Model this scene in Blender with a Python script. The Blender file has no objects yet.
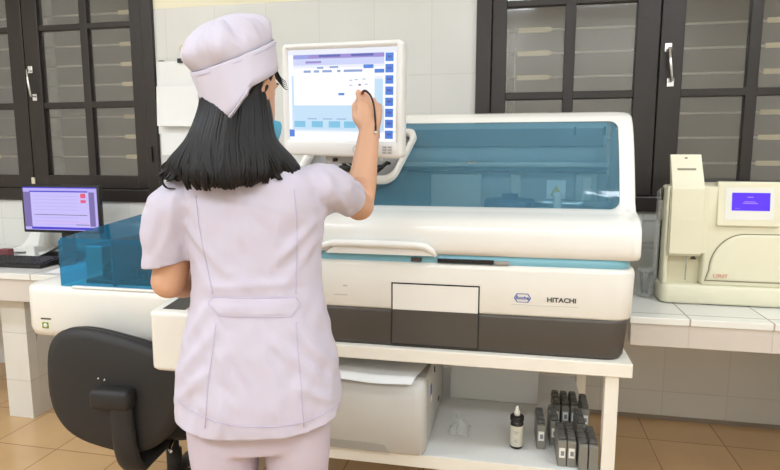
import bpy, bmesh, math, random
from mathutils import Vector, Matrix, noise
from mathutils.bvhtree import BVHTree
random.seed(7)
PI = math.pi
S = bpy.context.scene
COL = S.collection
R = math.radians

# ------------------------------------------------------------------ materials
def lin(c):
    o = []
    for v in c[:3]:
        v /= 255.0
        o.append(v / 12.92 if v <= 0.04045 else ((v + 0.055) / 1.055) ** 2.4)
    return (*o, 1.0)

def mat(name, col, rough=0.5, metal=0.0, var=0.06, vscale=6.0, bump=0.0, bscale=60.0, emit=0.0, spec=0.5, coat=0.0, sheen=0.0):
    m = bpy.data.materials.new(name)
    m.use_nodes = True
    nt = m.node_tree
    b = nt.nodes['Principled BSDF']
    c = lin(col)
    tc = nt.nodes.new('ShaderNodeTexCoord')
    nz = nt.nodes.new('ShaderNodeTexNoise')
    nz.inputs['Scale'].default_value = vscale
    nz.inputs['Detail'].default_value = 4
    nt.links.new(tc.outputs['Object'], nz.inputs['Vector'])
    mx = nt.nodes.new('ShaderNodeMix')
    mx.data_type = 'RGBA'
    mx.inputs[6].default_value = tuple(max(0, v * (1 - var)) for v in c[:3]) + (1,)
    mx.inputs[7].default_value = tuple(min(1, v * (1 + var)) for v in c[:3]) + (1,)
    nt.links.new(nz.outputs['Fac'], mx.inputs[0])
    nt.links.new(mx.outputs[2], b.inputs['Base Color'])
    b.inputs['Roughness'].default_value = rough
    b.inputs['Metallic'].default_value = metal
    b.inputs['Specular IOR Level'].default_value = spec
    b.inputs['Coat Weight'].default_value = coat
    b.inputs['Sheen Weight'].default_value = sheen
    if emit:
        nt.links.new(mx.outputs[2], b.inputs['Emission Color'])
        b.inputs['Emission Strength'].default_value = emit
    if bump:
        n2 = nt.nodes.new('ShaderNodeTexNoise')
        n2.inputs['Scale'].default_value = bscale
        n2.inputs['Detail'].default_value = 5
        nt.links.new(tc.outputs['Object'], n2.inputs['Vector'])
        bp = nt.nodes.new('ShaderNodeBump')
        bp.inputs['Strength'].default_value = bump
        bp.inputs['Distance'].default_value = 0.01
        nt.links.new(n2.outputs['Fac'], bp.inputs['Height'])
        nt.links.new(bp.outputs['Normal'], b.inputs['Normal'])
    return m

def glow(name, col, k=1.0):
    m = mat(name, col, rough=0.4, var=0.02, emit=k)
    nt = m.node_tree
    b = nt.nodes['Principled BSDF']
    for l in list(b.inputs['Base Color'].links):
        nt.links.remove(l)
    b.inputs['Base Color'].default_value = (0.02, 0.02, 0.02, 1)
    return m

def tile_mat(name, ca, cb, grout, sx, sy, offs=(0, 0, 0), axes='XZ', rough=0.3, g=0.012, bump=0.25, split=None, paint=None, var=0.5):
    """square tiles with thin joints; split = height above which plain paint begins"""
    m = bpy.data.materials.new(name)
    m.use_nodes = True
    nt = m.node_tree
    b = nt.nodes['Principled BSDF']
    tc = nt.nodes.new('ShaderNodeTexCoord')
    sp = nt.nodes.new('ShaderNodeSeparateXYZ')
    nt.links.new(tc.outputs['Object'], sp.inputs[0])
    cm = nt.nodes.new('ShaderNodeCombineXYZ')
    for i, (a, s) in enumerate(zip(axes, (sx, sy))):
        ad = nt.nodes.new('ShaderNodeMath'); ad.operation = 'ADD'; ad.inputs[1].default_value = offs[i]
        nt.links.new(sp.outputs[a], ad.inputs[0])
        dv = nt.nodes.new('ShaderNodeMath'); dv.operation = 'DIVIDE'; dv.inputs[1].default_value = s
        nt.links.new(ad.outputs[0], dv.inputs[0])
        nt.links.new(dv.outputs[0], cm.inputs[i])
    br = nt.nodes.new('ShaderNodeTexBrick')
    br.offset = 0; br.squash = 1
    br.inputs['Scale'].default_value = 1
    br.inputs['Brick Width'].default_value = 1
    br.inputs['Row Height'].default_value = 1
    br.inputs['Mortar Size'].default_value = g
    br.inputs['Mortar Smooth'].default_value = 0.2
    br.inputs['Bias'].default_value = 0
    br.inputs['Color1'].default_value = lin(ca)
    br.inputs['Color2'].default_value = lin(cb)
    br.inputs['Mortar'].default_value = lin(grout)
    nt.links.new(cm.outputs[0], br.inputs['Vector'])
    nz = nt.nodes.new('ShaderNodeTexNoise'); nz.inputs['Scale'].default_value = 3.0; nz.inputs['Detail'].default_value = 6
    nt.links.new(tc.outputs['Object'], nz.inputs['Vector'])
    mx = nt.nodes.new('ShaderNodeMix'); mx.data_type = 'RGBA'; mx.blend_type = 'MULTIPLY'
    mx.inputs[0].default_value = var
    nt.links.new(br.outputs['Color'], mx.inputs[6])
    rp = nt.nodes.new('ShaderNodeValToRGB')
    rp.color_ramp.elements[0].position = 0.3; rp.color_ramp.elements[0].color = (0.72, 0.72, 0.72, 1)
    rp.color_ramp.elements[1].position = 0.65; rp.color_ramp.elements[1].color = (1, 1, 1, 1)
    nt.links.new(nz.outputs['Fac'], rp.inputs[0])
    nt.links.new(rp.outputs[0], mx.inputs[7])
    out = mx.outputs[2]
    bp = nt.nodes.new('ShaderNodeBump'); bp.invert = True
    bp.inputs['Strength'].default_value = bump; bp.inputs['Distance'].default_value = 0.003
    nt.links.new(br.outputs['Fac'], bp.inputs['Height'])
    nt.links.new(bp.outputs[0], b.inputs['Normal'])
    b.inputs['Roughness'].default_value = rough
    if split is not None:
        gt = nt.nodes.new('ShaderNodeMath'); gt.operation = 'GREATER_THAN'; gt.inputs[1].default_value = split
        nt.links.new(sp.outputs['Z'], gt.inputs[0])
        m2 = nt.nodes.new('ShaderNodeMix'); m2.data_type = 'RGBA'
        nt.links.new(gt.outputs[0], m2.inputs[0])
        nt.links.new(out, m2.inputs[6]); m2.inputs[7].default_value = lin(paint)
        out = m2.outputs[2]
        m3 = nt.nodes.new('ShaderNodeMath'); m3.operation = 'MULTIPLY_ADD'
        m3.inputs[1].default_value = 0.5; m3.inputs[2].default_value = rough
        nt.links.new(gt.outputs[0], m3.inputs[0]); nt.links.new(m3.outputs[0], b.inputs['Roughness'])
    nt.links.new(out, b.inputs['Base Color'])
    return m

def clear(name, tint, dust_haze=(200, 200, 195), dfac=0.1, ior=1.45, rough=0.03, gl=1.0):
    """thin pane: tinted see-through + mirror reflection + a little scattering film"""
    m = bpy.data.materials.new(name)
    m.use_nodes = True
    nt = m.node_tree
    nt.nodes.clear()
    o = nt.nodes.new('ShaderNodeOutputMaterial')
    t = nt.nodes.new('ShaderNodeBsdfTransparent'); t.inputs[0].default_value = lin(tint)
    g = nt.nodes.new('ShaderNodeBsdfGlossy'); g.inputs['Roughness'].default_value = rough
    g.inputs['Color'].default_value = (gl, gl, gl, 1)
    d = nt.nodes.new('ShaderNodeBsdfDiffuse')  # dusty film on windows; painted haze that brightens blue covers and clear plastic
    tc = nt.nodes.new('ShaderNodeTexCoord')
    nz = nt.nodes.new('ShaderNodeTexNoise'); nz.inputs['Scale'].default_value = 7
    nz.inputs['Detail'].default_value = 6
    nt.links.new(tc.outputs['Object'], nz.inputs['Vector'])
    mc = nt.nodes.new('ShaderNodeMix'); mc.data_type = 'RGBA'
    c = lin(dust_haze)
    mc.inputs[6].default_value = tuple(v * 0.8 for v in c[:3]) + (1,)
    mc.inputs[7].default_value = c
    nt.links.new(nz.outputs['Fac'], mc.inputs[0])
    nt.links.new(mc.outputs[2], d.inputs['Color'])
    m1 = nt.nodes.new('ShaderNodeMixShader'); m1.inputs[0].default_value = dfac
    nt.links.new(t.outputs[0], m1.inputs[1]); nt.links.new(d.outputs[0], m1.inputs[2])
    lw = nt.nodes.new('ShaderNodeLayerWeight'); lw.inputs['Blend'].default_value = 0.5
    pw = nt.nodes.new('ShaderNodeMath'); pw.operation = 'POWER'; pw.inputs[1].default_value = 5.0
    nt.links.new(lw.outputs['Facing'], pw.inputs[0])
    f = nt.nodes.new('ShaderNodeMath'); f.operation = 'MULTIPLY_ADD'
    r0 = ((ior - 1) / (ior + 1)) ** 2
    f.inputs[1].default_value = 0.8; f.inputs[2].default_value = r0 * 1.5
    nt.links.new(pw.outputs[0], f.inputs[0])
    m2 = nt.nodes.new('ShaderNodeMixShader')
    nt.links.new(f.outputs[0], m2.inputs[0])
    nt.links.new(m1.outputs[0], m2.inputs[1]); nt.links.new(g.outputs[0], m2.inputs[2])
    nt.links.new(m2.outputs[0], o.inputs[0])
    return m

M = {}
M['tile_wall'] = tile_mat('wall_tiles', (226, 225, 222), (220, 219, 216), (212, 210, 206), 0.30, 0.40, (0.14, 0.25), 'XZ', 0.25, 0.008, 0.12, 2.149, (246, 240, 216), 0.18)
M['tile_counter_top'] = tile_mat('counter_tiles', (236, 235, 230), (230, 229, 225), (170, 160, 150), 0.26, 0.30, (0.02, 0.1), 'XY', 0.25, 0.012, 0.3, var=0.15)
M['tile_apron'] = tile_mat('apron_tiles', (214, 205, 198), (208, 200, 192), (196, 188, 180), 0.26, 1.0, (0.02, 0.1), 'XZ', 0.35, 0.008, 0.2, var=0.2)
M['tile_pier'] = tile_mat('pier_tiles', (226, 223, 216), (220, 217, 210), (198, 193, 186), 0.25, 0.25, (0.1, 0.05), 'YZ', 0.3, 0.008, 0.12, var=0.25)
M['floor'] = tile_mat('floor_tiles', (216, 178, 132), (208, 170, 124), (168, 130, 90), 0.335, 0.335, (0.02, 0.165), 'XY', 0.2, 0.010, 0.3, var=0.35)
M['paint'] = mat('white_paint', (236, 232, 222), 0.8, var=0.03)
M['ceil'] = mat('ceiling_paint', (240, 238, 232), 0.9, var=0.02)
M['frame'] = mat('dark_brown_paint', (38, 30, 28), 0.4, var=0.18, vscale=9, bump=0.15, bscale=30)
M['rod'] = mat('grey_iron', (215, 212, 204), 0.5, metal=0.3)
M['paddle'] = mat('cream_enamel', (246, 238, 206), 0.5)
M['chrome'] = mat('chrome', (225, 225, 228), 0.18, metal=1.0)
M['pane'] = clear('window_glass', (238, 236, 232), (165, 160, 152), 0.08, 1.5, 0.06)
M['outside'] = mat('weathered_plaster', (128, 121, 112), 0.9, var=0.3, vscale=2.5)
M['outpipe'] = mat('mottled_pipe', (196, 192, 184), 0.8, var=0.3, vscale=25)
M['case'] = mat('warm_white_plastic', (229, 226, 220), 0.32, var=0.02, coat=0.15)
M['lidwhite'] = mat('white_gloss_plastic', (234, 233, 230), 0.25, var=0.02, coat=0.3)
M['dark'] = mat('charcoal_plastic', (72, 66, 60), 0.4, var=0.08)
M['black'] = mat('black_plastic', (22, 22, 24), 0.4)
M['blueglass'] = clear('blue_tinted_cover', (206, 230, 241), (118, 190, 226), 0.24, 1.3, 0.04)
M['bluecover'] = clear('deep_blue_cover', (104, 198, 230), (40, 156, 204), 0.22, 1.4, 0.05)
M['bluestrip'] = mat('light_blue_strip', (128, 186, 206), 0.3)
M['inner'] = mat('grey_deck', (176, 178, 176), 0.4)
M['innerback'] = mat('beige_grey_inner', (205, 200, 190), 0.5)
M['steel'] = mat('steel', (190, 192, 195), 0.25, metal=0.9)
M['navy'] = mat('navy_plastic', (30, 62, 88), 0.4)
M['yellow'] = mat('warning_yellow', (225, 190, 40), 0.5)
M['mon'] = mat('monitor_grey_white', (226, 226, 226), 0.4, var=0.02)
M['mongrey'] = mat('monitor_mark_grey', (178, 178, 180), 0.45)
M['cream'] = mat('cream_plastic', (226, 222, 198), 0.4, var=0.02)
M['cream2'] = mat('darker_cream_plastic', (216, 209, 182), 0.4, var=0.02)  # a darker cream, for recess panel, sash latch and wall hook
M['creamdark'] = mat('cream_groove', (140, 132, 110), 0.5)
M['red'] = mat('faded_red_print', (216, 164, 144), 0.6)
M['standwhite'] = mat('white_laminate', (234, 229, 219), 0.35, var=0.03)
M['shelfwhite'] = mat('white_board', (222, 222, 220), 0.3, var=0.04)
M['printer'] = mat('printer_grey', (198, 197, 194), 0.5, var=0.03)
M['printerdark'] = mat('printer_recess_grey', (158, 154, 147), 0.5)
M['paper'] = mat('paper', (240, 240, 240), 0.8, var=0.02)
M['ink'] = mat('ink_grey', (130, 130, 138), 0.8)
M['bluemark'] = mat('blue_print', (60, 100, 190), 0.6)
M['logoblue'] = mat('logo_blue', (70, 90, 175), 0.6)
M['logogrey'] = mat('logo_dark', (70, 66, 66), 0.6)
M['cass'] = mat('cassette_grey', (128, 126, 118), 0.45, var=0.08)
M['cassdark'] = mat('cassette_cap_grey', (84, 84, 82), 0.4, var=0.08)
M['label'] = mat('label_white', (228, 228, 222), 0.6)
M['amber'] = mat('dark_brown_glass', (30, 22, 20), 0.12)
M['fabric_black'] = mat('black_chair_fabric', (32, 30, 30), 0.9, var=0.15, vscale=30, bump=0.2, bscale=300, sheen=0.05)
M['chairplastic'] = mat('black_chair_plastic', (31, 30, 31), 0.6, var=0.08)
M['keys'] = mat('key_black', (44, 44, 46), 0.5)
M['clearplastic'] = clear('clear_plastic', (250, 252, 252), (236, 238, 238), 0.28, 1.35, 0.1)
M['skin'] = mat('skin', (206, 158, 128), 0.5, var=0.06, vscale=9, bump=0.05, bscale=120)
M['cloth'] = mat('lavender_white_cotton', (195, 188, 205), 0.85, var=0.03, vscale=8, bump=0.08, bscale=500, sheen=0.15)
M['clothseam'] = mat('lavender_seam', (186, 177, 202), 0.9, var=0.03)
M['trouser'] = mat('pale_lilac_cotton', (196, 184, 199), 0.85, var=0.03, bump=0.08, bscale=500)
M['capcloth'] = mat('cap_cotton', (199, 193, 209), 0.85, var=0.03, bump=0.08, bscale=500, sheen=0.15)
M['hair'] = mat('black_hair', (15, 12, 14), 0.45, var=0.3, vscale=40, spec=0.3)
M['mask'] = mat('mask_blue', (90, 170, 205), 0.8)
M['eye'] = mat('eye_white', (235, 232, 228), 0.2)
M['iris'] = mat('iris_brown', (45, 28, 20), 0.2)
M['lip'] = mat('lip', (180, 100, 95), 0.5)
M['nail'] = mat('nail', (226, 176, 160), 0.3)
M['shoe'] = mat('white_shoe', (225, 222, 220), 0.5)
M['pen'] = mat('dark_red_pen', (130, 50, 55), 0.35)
M['cord'] = mat('black_cord', (30, 28, 30), 0.5)
M['ledgreen'] = mat('green_button', (120, 140, 50), 0.4)

# ------------------------------------------------------------------ geometry
class G:
    def __init__(s):
        s.v = []; s.f = []; s.m = []; s.s = []
    def add(s, vs, fs, mi=0, smooth=True, T=None):
        b = len(s.v)
        s.v += [(T @ Vector(p)) if T is not None else Vector(p) for p in vs]
        for f in fs:
            s.f.append([b + i for i in f]); s.m.append(mi); s.s.append(smooth)
        return s
    def box(s, lo, hi, bev=0.0, mi=0, seg=2, T=None):
        bm = bmesh.new()
        bmesh.ops.create_cube(bm, size=1)
        for v in bm.verts:
            v.co = Vector([lo[i] + (v.co[i] + 0.5) * (hi[i] - lo[i]) for i in range(3)])
        if bev > 0:
            bev = min(bev, 0.45 * min(abs(hi[i] - lo[i]) for i in range(3)))
            bmesh.ops.bevel(bm, geom=bm.edges[:], offset=bev, segments=seg, profile=0.5, affect='EDGES')
        s.frombm(bm, mi, bev > 0 and seg > 2, T)
        return s
    def frombm(s, bm, mi=0, smooth=True, T=None):
        bm.verts.index_update()
        s.add([v.co.copy() for v in bm.verts], [[v.index for v in f.verts] for f in bm.faces], mi, smooth, T)
        bm.free()
        return s
    def loft(s, rings, cap=True, mi=0, smooth=True, closed=True, T=None):
        n = len(rings[0]); vs = [p for r in rings for p in r]; fs = []
        m = n if closed else n - 1
        for k in range(len(rings) - 1):
            for i in range(m):
                j = (i + 1) % n
                fs.append([k * n + i, k * n + j, (k + 1) * n + j, (k + 1) * n + i])
        if cap:
            fs.append(list(range(n))[::-1]); fs.append([(len(rings) - 1) * n + i for i in range(n)])
        return s.add(vs, fs, mi, smooth, T)
    def tube(s, pts, rad, n=10, mi=0, cap=True, flat=1.0, up=None, T=None, smooth=True):
        pts = [Vector(p) for p in pts]
        if not hasattr(rad, '__len__'): rad = [rad] * len(pts)
        if len(rad) != len(pts):
            m_ = len(rad) - 1; q_ = [i * m_ / (len(pts) - 1) for i in range(len(pts))]
            rad = [rad[int(a)] + (rad[min(int(a) + 1, m_)] - rad[int(a)]) * (a - int(a)) for a in q_]
        rings = []; prev = Vector(up) if up is not None else None
        for i, p in enumerate(pts):
            d = (pts[min(i + 1, len(pts) - 1)] - pts[max(i - 1, 0)])
            d = d.normalized() if d.length > 1e-9 else Vector((0, 0, 1))
            if prev is None:
                prev = Vector((0, 0, 1)) if abs(d.z) < 0.9 else Vector((0, 1, 0))
            u = prev - d * prev.dot(d)
            if u.length < 1e-6: u = d.orthogonal()
            u.normalize(); w = d.cross(u); prev = u
            rings.append([p + u * (math.cos(2 * PI * k / n) * rad[i] * flat) + w * (math.sin(2 * PI * k / n) * rad[i]) for k in range(n)])
        return s.loft(rings, cap, mi, smooth, T=T)
    def lathe(s, prof, c=(0, 0, 0), n=24, mi=0, T=None, smooth=True):
        c = Vector(c)
        rings = [[c + Vector((r * math.cos(2 * PI * k / n), r * math.sin(2 * PI * k / n), z)) for k in range(n)] for r, z in prof]
        return s.loft(rings, True, mi, smooth, T=T)
    def prism(s, poly, axis, a, b, mi=0, bev=0.0, seg=2, T=None):
        def P(u, v, w):
            return {'X': (w, u, v), 'Y': (u, w, v), 'Z': (u, v, w)}[axis]
        bm = bmesh.new()
        A = [bm.verts.new(P(u, v, a)) for u, v in poly]; B = [bm.verts.new(P(u, v, b)) for u, v in poly]
        n = len(poly)
        bm.faces.new(A[::-1]); bm.faces.new(B)
        for i in range(n):
            bm.faces.new([A[i], A[(i + 1) % n], B[(i + 1) % n], B[i]])
        bmesh.ops.recalc_face_normals(bm, faces=bm.faces[:])
        if bev > 0:
            bmesh.ops.bevel(bm, geom=bm.edges[:], offset=bev, segments=seg, profile=0.5, affect='EDGES')
        return s.frombm(bm, mi, False, T)
    def ball(s, c, r, n=16, mi=0, T=None):
        if not hasattr(r, '__len__'): r = (r, r, r)
        rings = []
        m = max(6, n // 2)
        for k in range(m + 1):
            a = -PI / 2 + PI * k / m
            ca = max(math.cos(a), 0.02)
            rings.append([Vector((c[0] + r[0] * ca * math.cos(2 * PI * i / n), c[1] + r[1] * ca * math.sin(2 * PI * i / n), c[2] + r[2] * math.sin(a))) for i in range(n)])
        return s.loft(rings, True, mi, True, T=T)

def rrect(x0, z0, x1, z1, r, n=6):
    """rounded rectangle, counter-clockwise; r may be (bl, br, tr, tl)"""
    if not hasattr(r, '__len__'): r = (r,) * 4
    out = []
    for (cx, cz, a0, rr) in ((x0 + r[0], z0 + r[0], PI, r[0]), (x1 - r[1], z0 + r[1], 1.5 * PI, r[1]), (x1 - r[2], z1 - r[2], 0, r[2]), (x0 + r[3], z1 - r[3], 0.5 * PI, r[3])):
        for k in range(n + 1):
            a = a0 + 0.5 * PI * k / n
            out.append((cx + rr * math.cos(a), cz + rr * math.sin(a)))
    return out

def ring(cx, cy, z, a, b, n=40, p=2.0, slope=0.0):
    o = []
    for k in range(n):
        t = 2 * PI * k / n; c_, s_ = math.cos(t), math.sin(t); e = 2 / p
        x = a * math.copysign(abs(c_) ** e, c_); y = b * math.copysign(abs(s_) ** e, s_)
        o.append(Vector((cx + x, cy + y, z + slope * y)))
    return o
def spline(P, n=14):
    out = []
    for i in range(len(P) - 1):
        p0, p1, p2, p3 = P[max(i - 1, 0)], P[i], P[i + 1], P[min(i + 2, len(P) - 1)]
        for t in range(n // (len(P) - 1) + 1):
            u = t / (n // (len(P) - 1) + 1)
            out.append(.5 * ((2 * p1) + (p2 - p0) * u + (2 * p0 - 5 * p1 + 4 * p2 - p3) * u * u + (3 * p1 - p0 - 3 * p2 + p3) * u ** 3))
    out.append(P[-1]); return out
OFF = {}
def obj(name, g, mats, parent=None, smooth_angle=None, off=None):
    me = bpy.data.meshes.new(name)
    o3 = Vector(off) if off is not None else (OFF.get(parent.name, Vector((0, 0, 0))) if parent else Vector((0, 0, 0)))
    me.from_pydata([v - o3 for v in g.v], [], g.f)
    if not isinstance(mats, (list, tuple)): mats = [mats]
    for m in mats: me.materials.append(m)
    for p, mi, sm in zip(me.polygons, g.m, g.s):
        p.material_index = mi; p.use_smooth = sm
    bm = bmesh.new(); bm.from_mesh(me)
    bmesh.ops.recalc_face_normals(bm, faces=bm.faces[:])
    bm.to_mesh(me); bm.free()
    o = bpy.data.objects.new(name, me)
    COL.objects.link(o)
    if parent:
        o.parent = parent
    OFF[o.name] = o3
    if off is not None and not parent: o.location = o3
    me.update()
    return o

def tag(o, label=None, cat=None, group=None, kind=None):
    if label: o['label'] = label
    if cat: o['category'] = cat
    if group: o['group'] = group
    if kind: o['kind'] = kind
    return o

def thing(name, loc, label, cat, group=None, rotz=0.0):
    """an Empty at the base; parts are written in world coordinates when rotz is 0, else in the thing's own"""
    o = bpy.data.objects.new(name, None)
    o.empty_display_size = 0.1
    COL.objects.link(o)
    o.location = loc; o.rotation_euler = (0, 0, rotz)
    OFF[o.name] = Vector(loc) if rotz == 0 else Vector((0, 0, 0))
    return tag(o, label, cat, group)

def struct(name, g, m, parent=None):
    o = obj(name, g, m, parent)
    if not parent: o['kind'] = 'structure'
    return o

def copy_tree(o, parent=None):
    c = o.copy(); COL.objects.link(c)
    if parent: c.parent = parent
    for ch in [x for x in COL.objects if x.parent == o]:
        copy_tree(ch, c)
    return c

def text_geo(txt, size, depth=0.0006, bold=0.0, sx=1.0):
    cu = bpy.data.curves.new('t', 'FONT'); cu.body = txt; cu.size = size
    cu.extrude = depth; cu.offset = bold; cu.align_x = 'CENTER'; cu.align_y = 'CENTER'
    cu.resolution_u = 3
    ob = bpy.data.objects.new('t', cu); COL.objects.link(ob)
    dg = bpy.context.evaluated_depsgraph_get()
    me = bpy.data.meshes.new_from_object(ob.evaluated_get(dg))
    vs = [Vector((v.co.x * sx, v.co.y, v.co.z)) for v in me.vertices]; fs = [list(p.vertices) for p in me.polygons]
    bpy.data.objects.remove(ob); bpy.data.curves.remove(cu); bpy.data.meshes.remove(me)
    return vs, fs
STANDUP = Matrix.Rotation(PI / 2, 4, 'X')      # text written in XY turned to face -Y

def fuse(g, voxel, smooth=2, fac=0.5):
    """overlapping closed volumes -> one continuous surface"""
    o = obj('tmp', g, M['skin'])
    r = o.modifiers.new('r', 'REMESH'); r.mode = 'VOXEL'; r.voxel_size = voxel; r.use_smooth_shade = True
    if smooth:
        sm = o.modifiers.new('s', 'SMOOTH'); sm.iterations = smooth; sm.factor = fac
    dg = bpy.context.evaluated_depsgraph_get()
    me = bpy.data.meshes.new_from_object(o.evaluated_get(dg))
    bpy.data.objects.remove(o)
    me.materials.clear()
    return me

def from_mesh(name, me, mats, parent=None):
    me.name = name
    for m in (mats if isinstance(mats, (list, tuple)) else [mats]): me.materials.append(m)
    for p in me.polygons: p.use_smooth = True
    o = bpy.data.objects.new(name, me); COL.objects.link(o)
    if parent: o.parent = parent
    OFF[o.name] = Vector((0, 0, 0))
    return o

# ------------------------------------------------------------------ camera
CAMH = 1.34; YAW = R(12); PITCH = math.atan(80 / 590)
cam = bpy.data.cameras.new('camera'); cam.sensor_fit = 'HORIZONTAL'; cam.sensor_width = 36
cam.lens = 36 * 590 / 780; cam.clip_start = 0.05
co = bpy.data.objects.new('camera', cam); COL.objects.link(co)
co.location = (0, 0, CAMH); co.rotation_euler = (PI / 2 - PITCH, 0, YAW)
S.camera = co

# ------------------------------------------------------------------ room
WY = 3.09
struct('floor', G().box((-4.3, -1.8, -0.1), (2.7, WY + 0.2, 0)), M['floor'])
struct('ceiling', G().box((-4.3, -1.8, 3.2), (2.7, WY + 0.2, 3.3)), M['ceil'])
g = G()
WZ0, WZ1 = 1.065, 2.62
WIN = ((-3.73, -2.012), (-0.213, 1.507))
xs = [-4.3, WIN[0][0], WIN[0][1], WIN[1][0], WIN[1][1], 2.7]
g.box((-4.3, WY, 0), (2.7, WY + 0.16, WZ0)); g.box((-4.3, WY, WZ1), (2.7, WY + 0.16, 3.2))
for a, b in ((0, 1), (2, 3), (4, 5)):
    g.box((xs[a], WY, WZ0), (xs[b], WY + 0.16, WZ1))
struct('wall_back', g, M['tile_wall'])
struct('wall_left', G().box((-4.45, -1.8, 0), (-4.3, WY + 0.2, 3.2)), M['paint'])
struct('wall_right', G().box((2.7, -1.8, 0), (2.85, WY + 0.2, 3.2)), M['paint'])
struct('wall_front', G().box((-4.45, -1.95, 0), (2.85, -1.8, 3.2)), M['paint'])
struct('wall_outside', G().box((-7, 4.4, -0.1), (6, 4.6, 5.0)), M['outside'])
struct('trim_1', G().box((0.2, WY - 0.006, 0.0), (2.7, WY, 0.022)), mat('grey_cement_joint', (150, 138, 126), 0.9, var=0.2))

def window(idx, X0, X1, barz, padx):
    root = bpy.data.objects.new('window_%d' % idx, None); COL.objects.link(root)
    root.location = ((X0 + X1) / 2, WY, WZ0); root['kind'] = 'structure'
    OFF[root.name] = Vector(root.location)
    y0, y1 = WY - 0.022, WY + 0.09
    g = G()
    f = 0.075
    g.box((X0, y0, WZ0), (X0 + f, y1, WZ1), 0.006); g.box((X1 - f, y0, WZ0), (X1, y1, WZ1), 0.006)
    g.box((X0 + f - .002, y0, WZ0), (X1 - f + .002, y1, WZ0 + f), 0.006); g.box((X0 + f - .002, y0, WZ1 - f), (X1 - f + .002, y1, WZ1), 0.006)
    obj('window_frame', g, M['frame'], root)
    xm = (X0 + X1) / 2
    ya, yb = WY - 0.012, WY + 0.035
    rails = [WZ0 + f, 1.22, 1.613, 1.65, 2.06, 2.092, 2.46, WZ1 - f]
    for s, (a, b) in enumerate(((X0 + f, xm), (xm, X1 - f))):
        st = 0.076 if s == 0 else 0.106
        l = a + 0.073 if s == 0 else a + 0.106
        r = b - 0.106 if s == 0 else b - 0.073
        if s == 0: l = a + 0.074
        mid = (l + r) / 2
        g = G()
        e = 0.003
        g.box((a + e, ya, rails[0] + e), (l, yb, rails[7] - e), 0.004); g.box((r, ya, rails[0] + e), (b - e, yb, rails[7] - e), 0.004)
        g.box((l - .002, ya, rails[0] + e), (r + .002, yb, rails[1]), 0.004); g.box((l - .002, ya, rails[6]), (r + .002, yb, rails[7] - e), 0.004)
        g.box((l - .002, ya + .006, rails[2]), (r + .002, yb, rails[3]), 0.004); g.box((l - .002, ya + .006, rails[4]), (r + .002, yb, rails[5]), 0.004)
        g.box((mid - .025, ya + .004, rails[1] - .01), (mid + .025, yb - .002, rails[6] + .01), 0.004)
        sash = obj('sash', g, M['frame'], root)
        gp = G().box((l - .004, WY + 0.012, rails[1] - .004), (r + .004, WY + 0.016, rails[6] + .004))
        obj('pane', gp, M['pane'], sash)
    # pull handle on the right-hand sash's stile
    hx = xm + 0.045
    g = G()
    g.tube([(hx - .008, ya, 1.835), (hx - .008, ya - .03, 1.835), (hx, ya - .034, 1.76), (hx + .01, ya - .03, 1.685), (hx + .01, ya, 1.685)], 0.0075, 8)
    g.box((hx - .024, ya - .006, 1.82), (hx + .008, ya, 1.862), .003); g.box((hx - .006, ya - .006, 1.66), (hx + .026, ya, 1.70), .003)
    obj('pull_handle', g, M['chrome'], root)
    if idx == 1: obj('sash_latch', G().box((xm - .012, ya - .010, 1.165), (xm + .012, ya, 1.205), .003), M['cream2'], root)
    g = G()
    g.box((X1 - .05, y0 - .012, 1.30), (X1 - .035, y0, 1.39), .003)
    obj('hinge', g, M['frame'], root)
    for z in barz:
        bar = obj('grille_bar', G().tube([(X0 + .02, WY + .12, z), (X1 - .02, WY + .12, z)], 0.0055, 6), M['rod'], root)
        for pxx in padx:
            w = 0.085
            if pxx - w > X0 and pxx + w < X1:
                poly = [(pxx - w, z - .012), (pxx + w * .8, z - .013), (pxx + w, z - .006), (pxx + w, z + .006), (pxx + w * .8, z + .013), (pxx - w, z + .012)]
                obj('flat_tab', G().prism(poly, 'Y', WY + .108, WY + .116, 0, .002), M['paddle'], bar)
    return root
w1 = window(1, *WIN[0], (2.17, 1.99, 1.875, 1.76, 1.57, 1.45, 1.33, 2.29), (-2.23, -3.30))
w2 = window(2, *WIN[1], (1.97, 1.855, 1.735, 1.545, 1.425, 1.30, 2.17, 2.29), (0.075, 1.225))
g = G()
for xx in (-0.062, -0.022):
    g.tube([(xx, WY + .10, 1.10), (xx, WY + .10, 1.645), (xx, WY + .10, 1.98)], 0.004, 6)
obj('window_stay', g, M['rod'], w2)
tag(obj('drainpipe', G().tube([(-3.20, 3.62, -0.1), (-3.19, 3.62, 1.5), (-3.22, 3.62, 3.4)], 0.06, 14), M['outpipe']), 'pale mottled pipe standing outside behind the left window panes', 'pipe')

# ------------------------------------------------------------------ counters
CZ = 0.78
c = thing('tiled_counter', (1.4, 2.6, 0), 'white tiled worktop with beige front running under the right window', 'counter')
obj('worktop', G().box((0.405, 2.14, CZ - .025), (2.69, WY - .001, CZ), 0.003), M['tile_counter_top'], c)
obj('apron', G().box((0.41, 2.146, 0.675), (2.69, 2.20, CZ - .025), 0.002), M['tile_apron'], c)
obj('pier', G().box((1.45, 2.20, 0), (1.58, WY - .001, CZ - .026)), M['tile_pier'], c)
c = thing('tiled_counter', (-3.0, 2.7, 0), 'white tiled desk counter on a tiled pier under the left window', 'counter')
obj('worktop', G().box((-4.29, 2.33, CZ - .03), (-2.0, WY - .001, CZ), 0.003), M['tile_counter_top'], c)
obj('apron', G().box((-4.29, 2.34, 0.64), (-2.01, 2.40, CZ - .03), 0.002), M['tile_apron'], c)
g = G()
g.box((-2.53, 2.43, 0), (-2.385, 2.49, CZ - .031), 0.002)
g.prism([(2.49, 0), (3.088, 0), (3.088, CZ - .031), (2.56, CZ - .031), (2.49, 0.36)], 'X', -2.525, -2.39)
obj('pier', g, M['tile_pier'], c)

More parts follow.
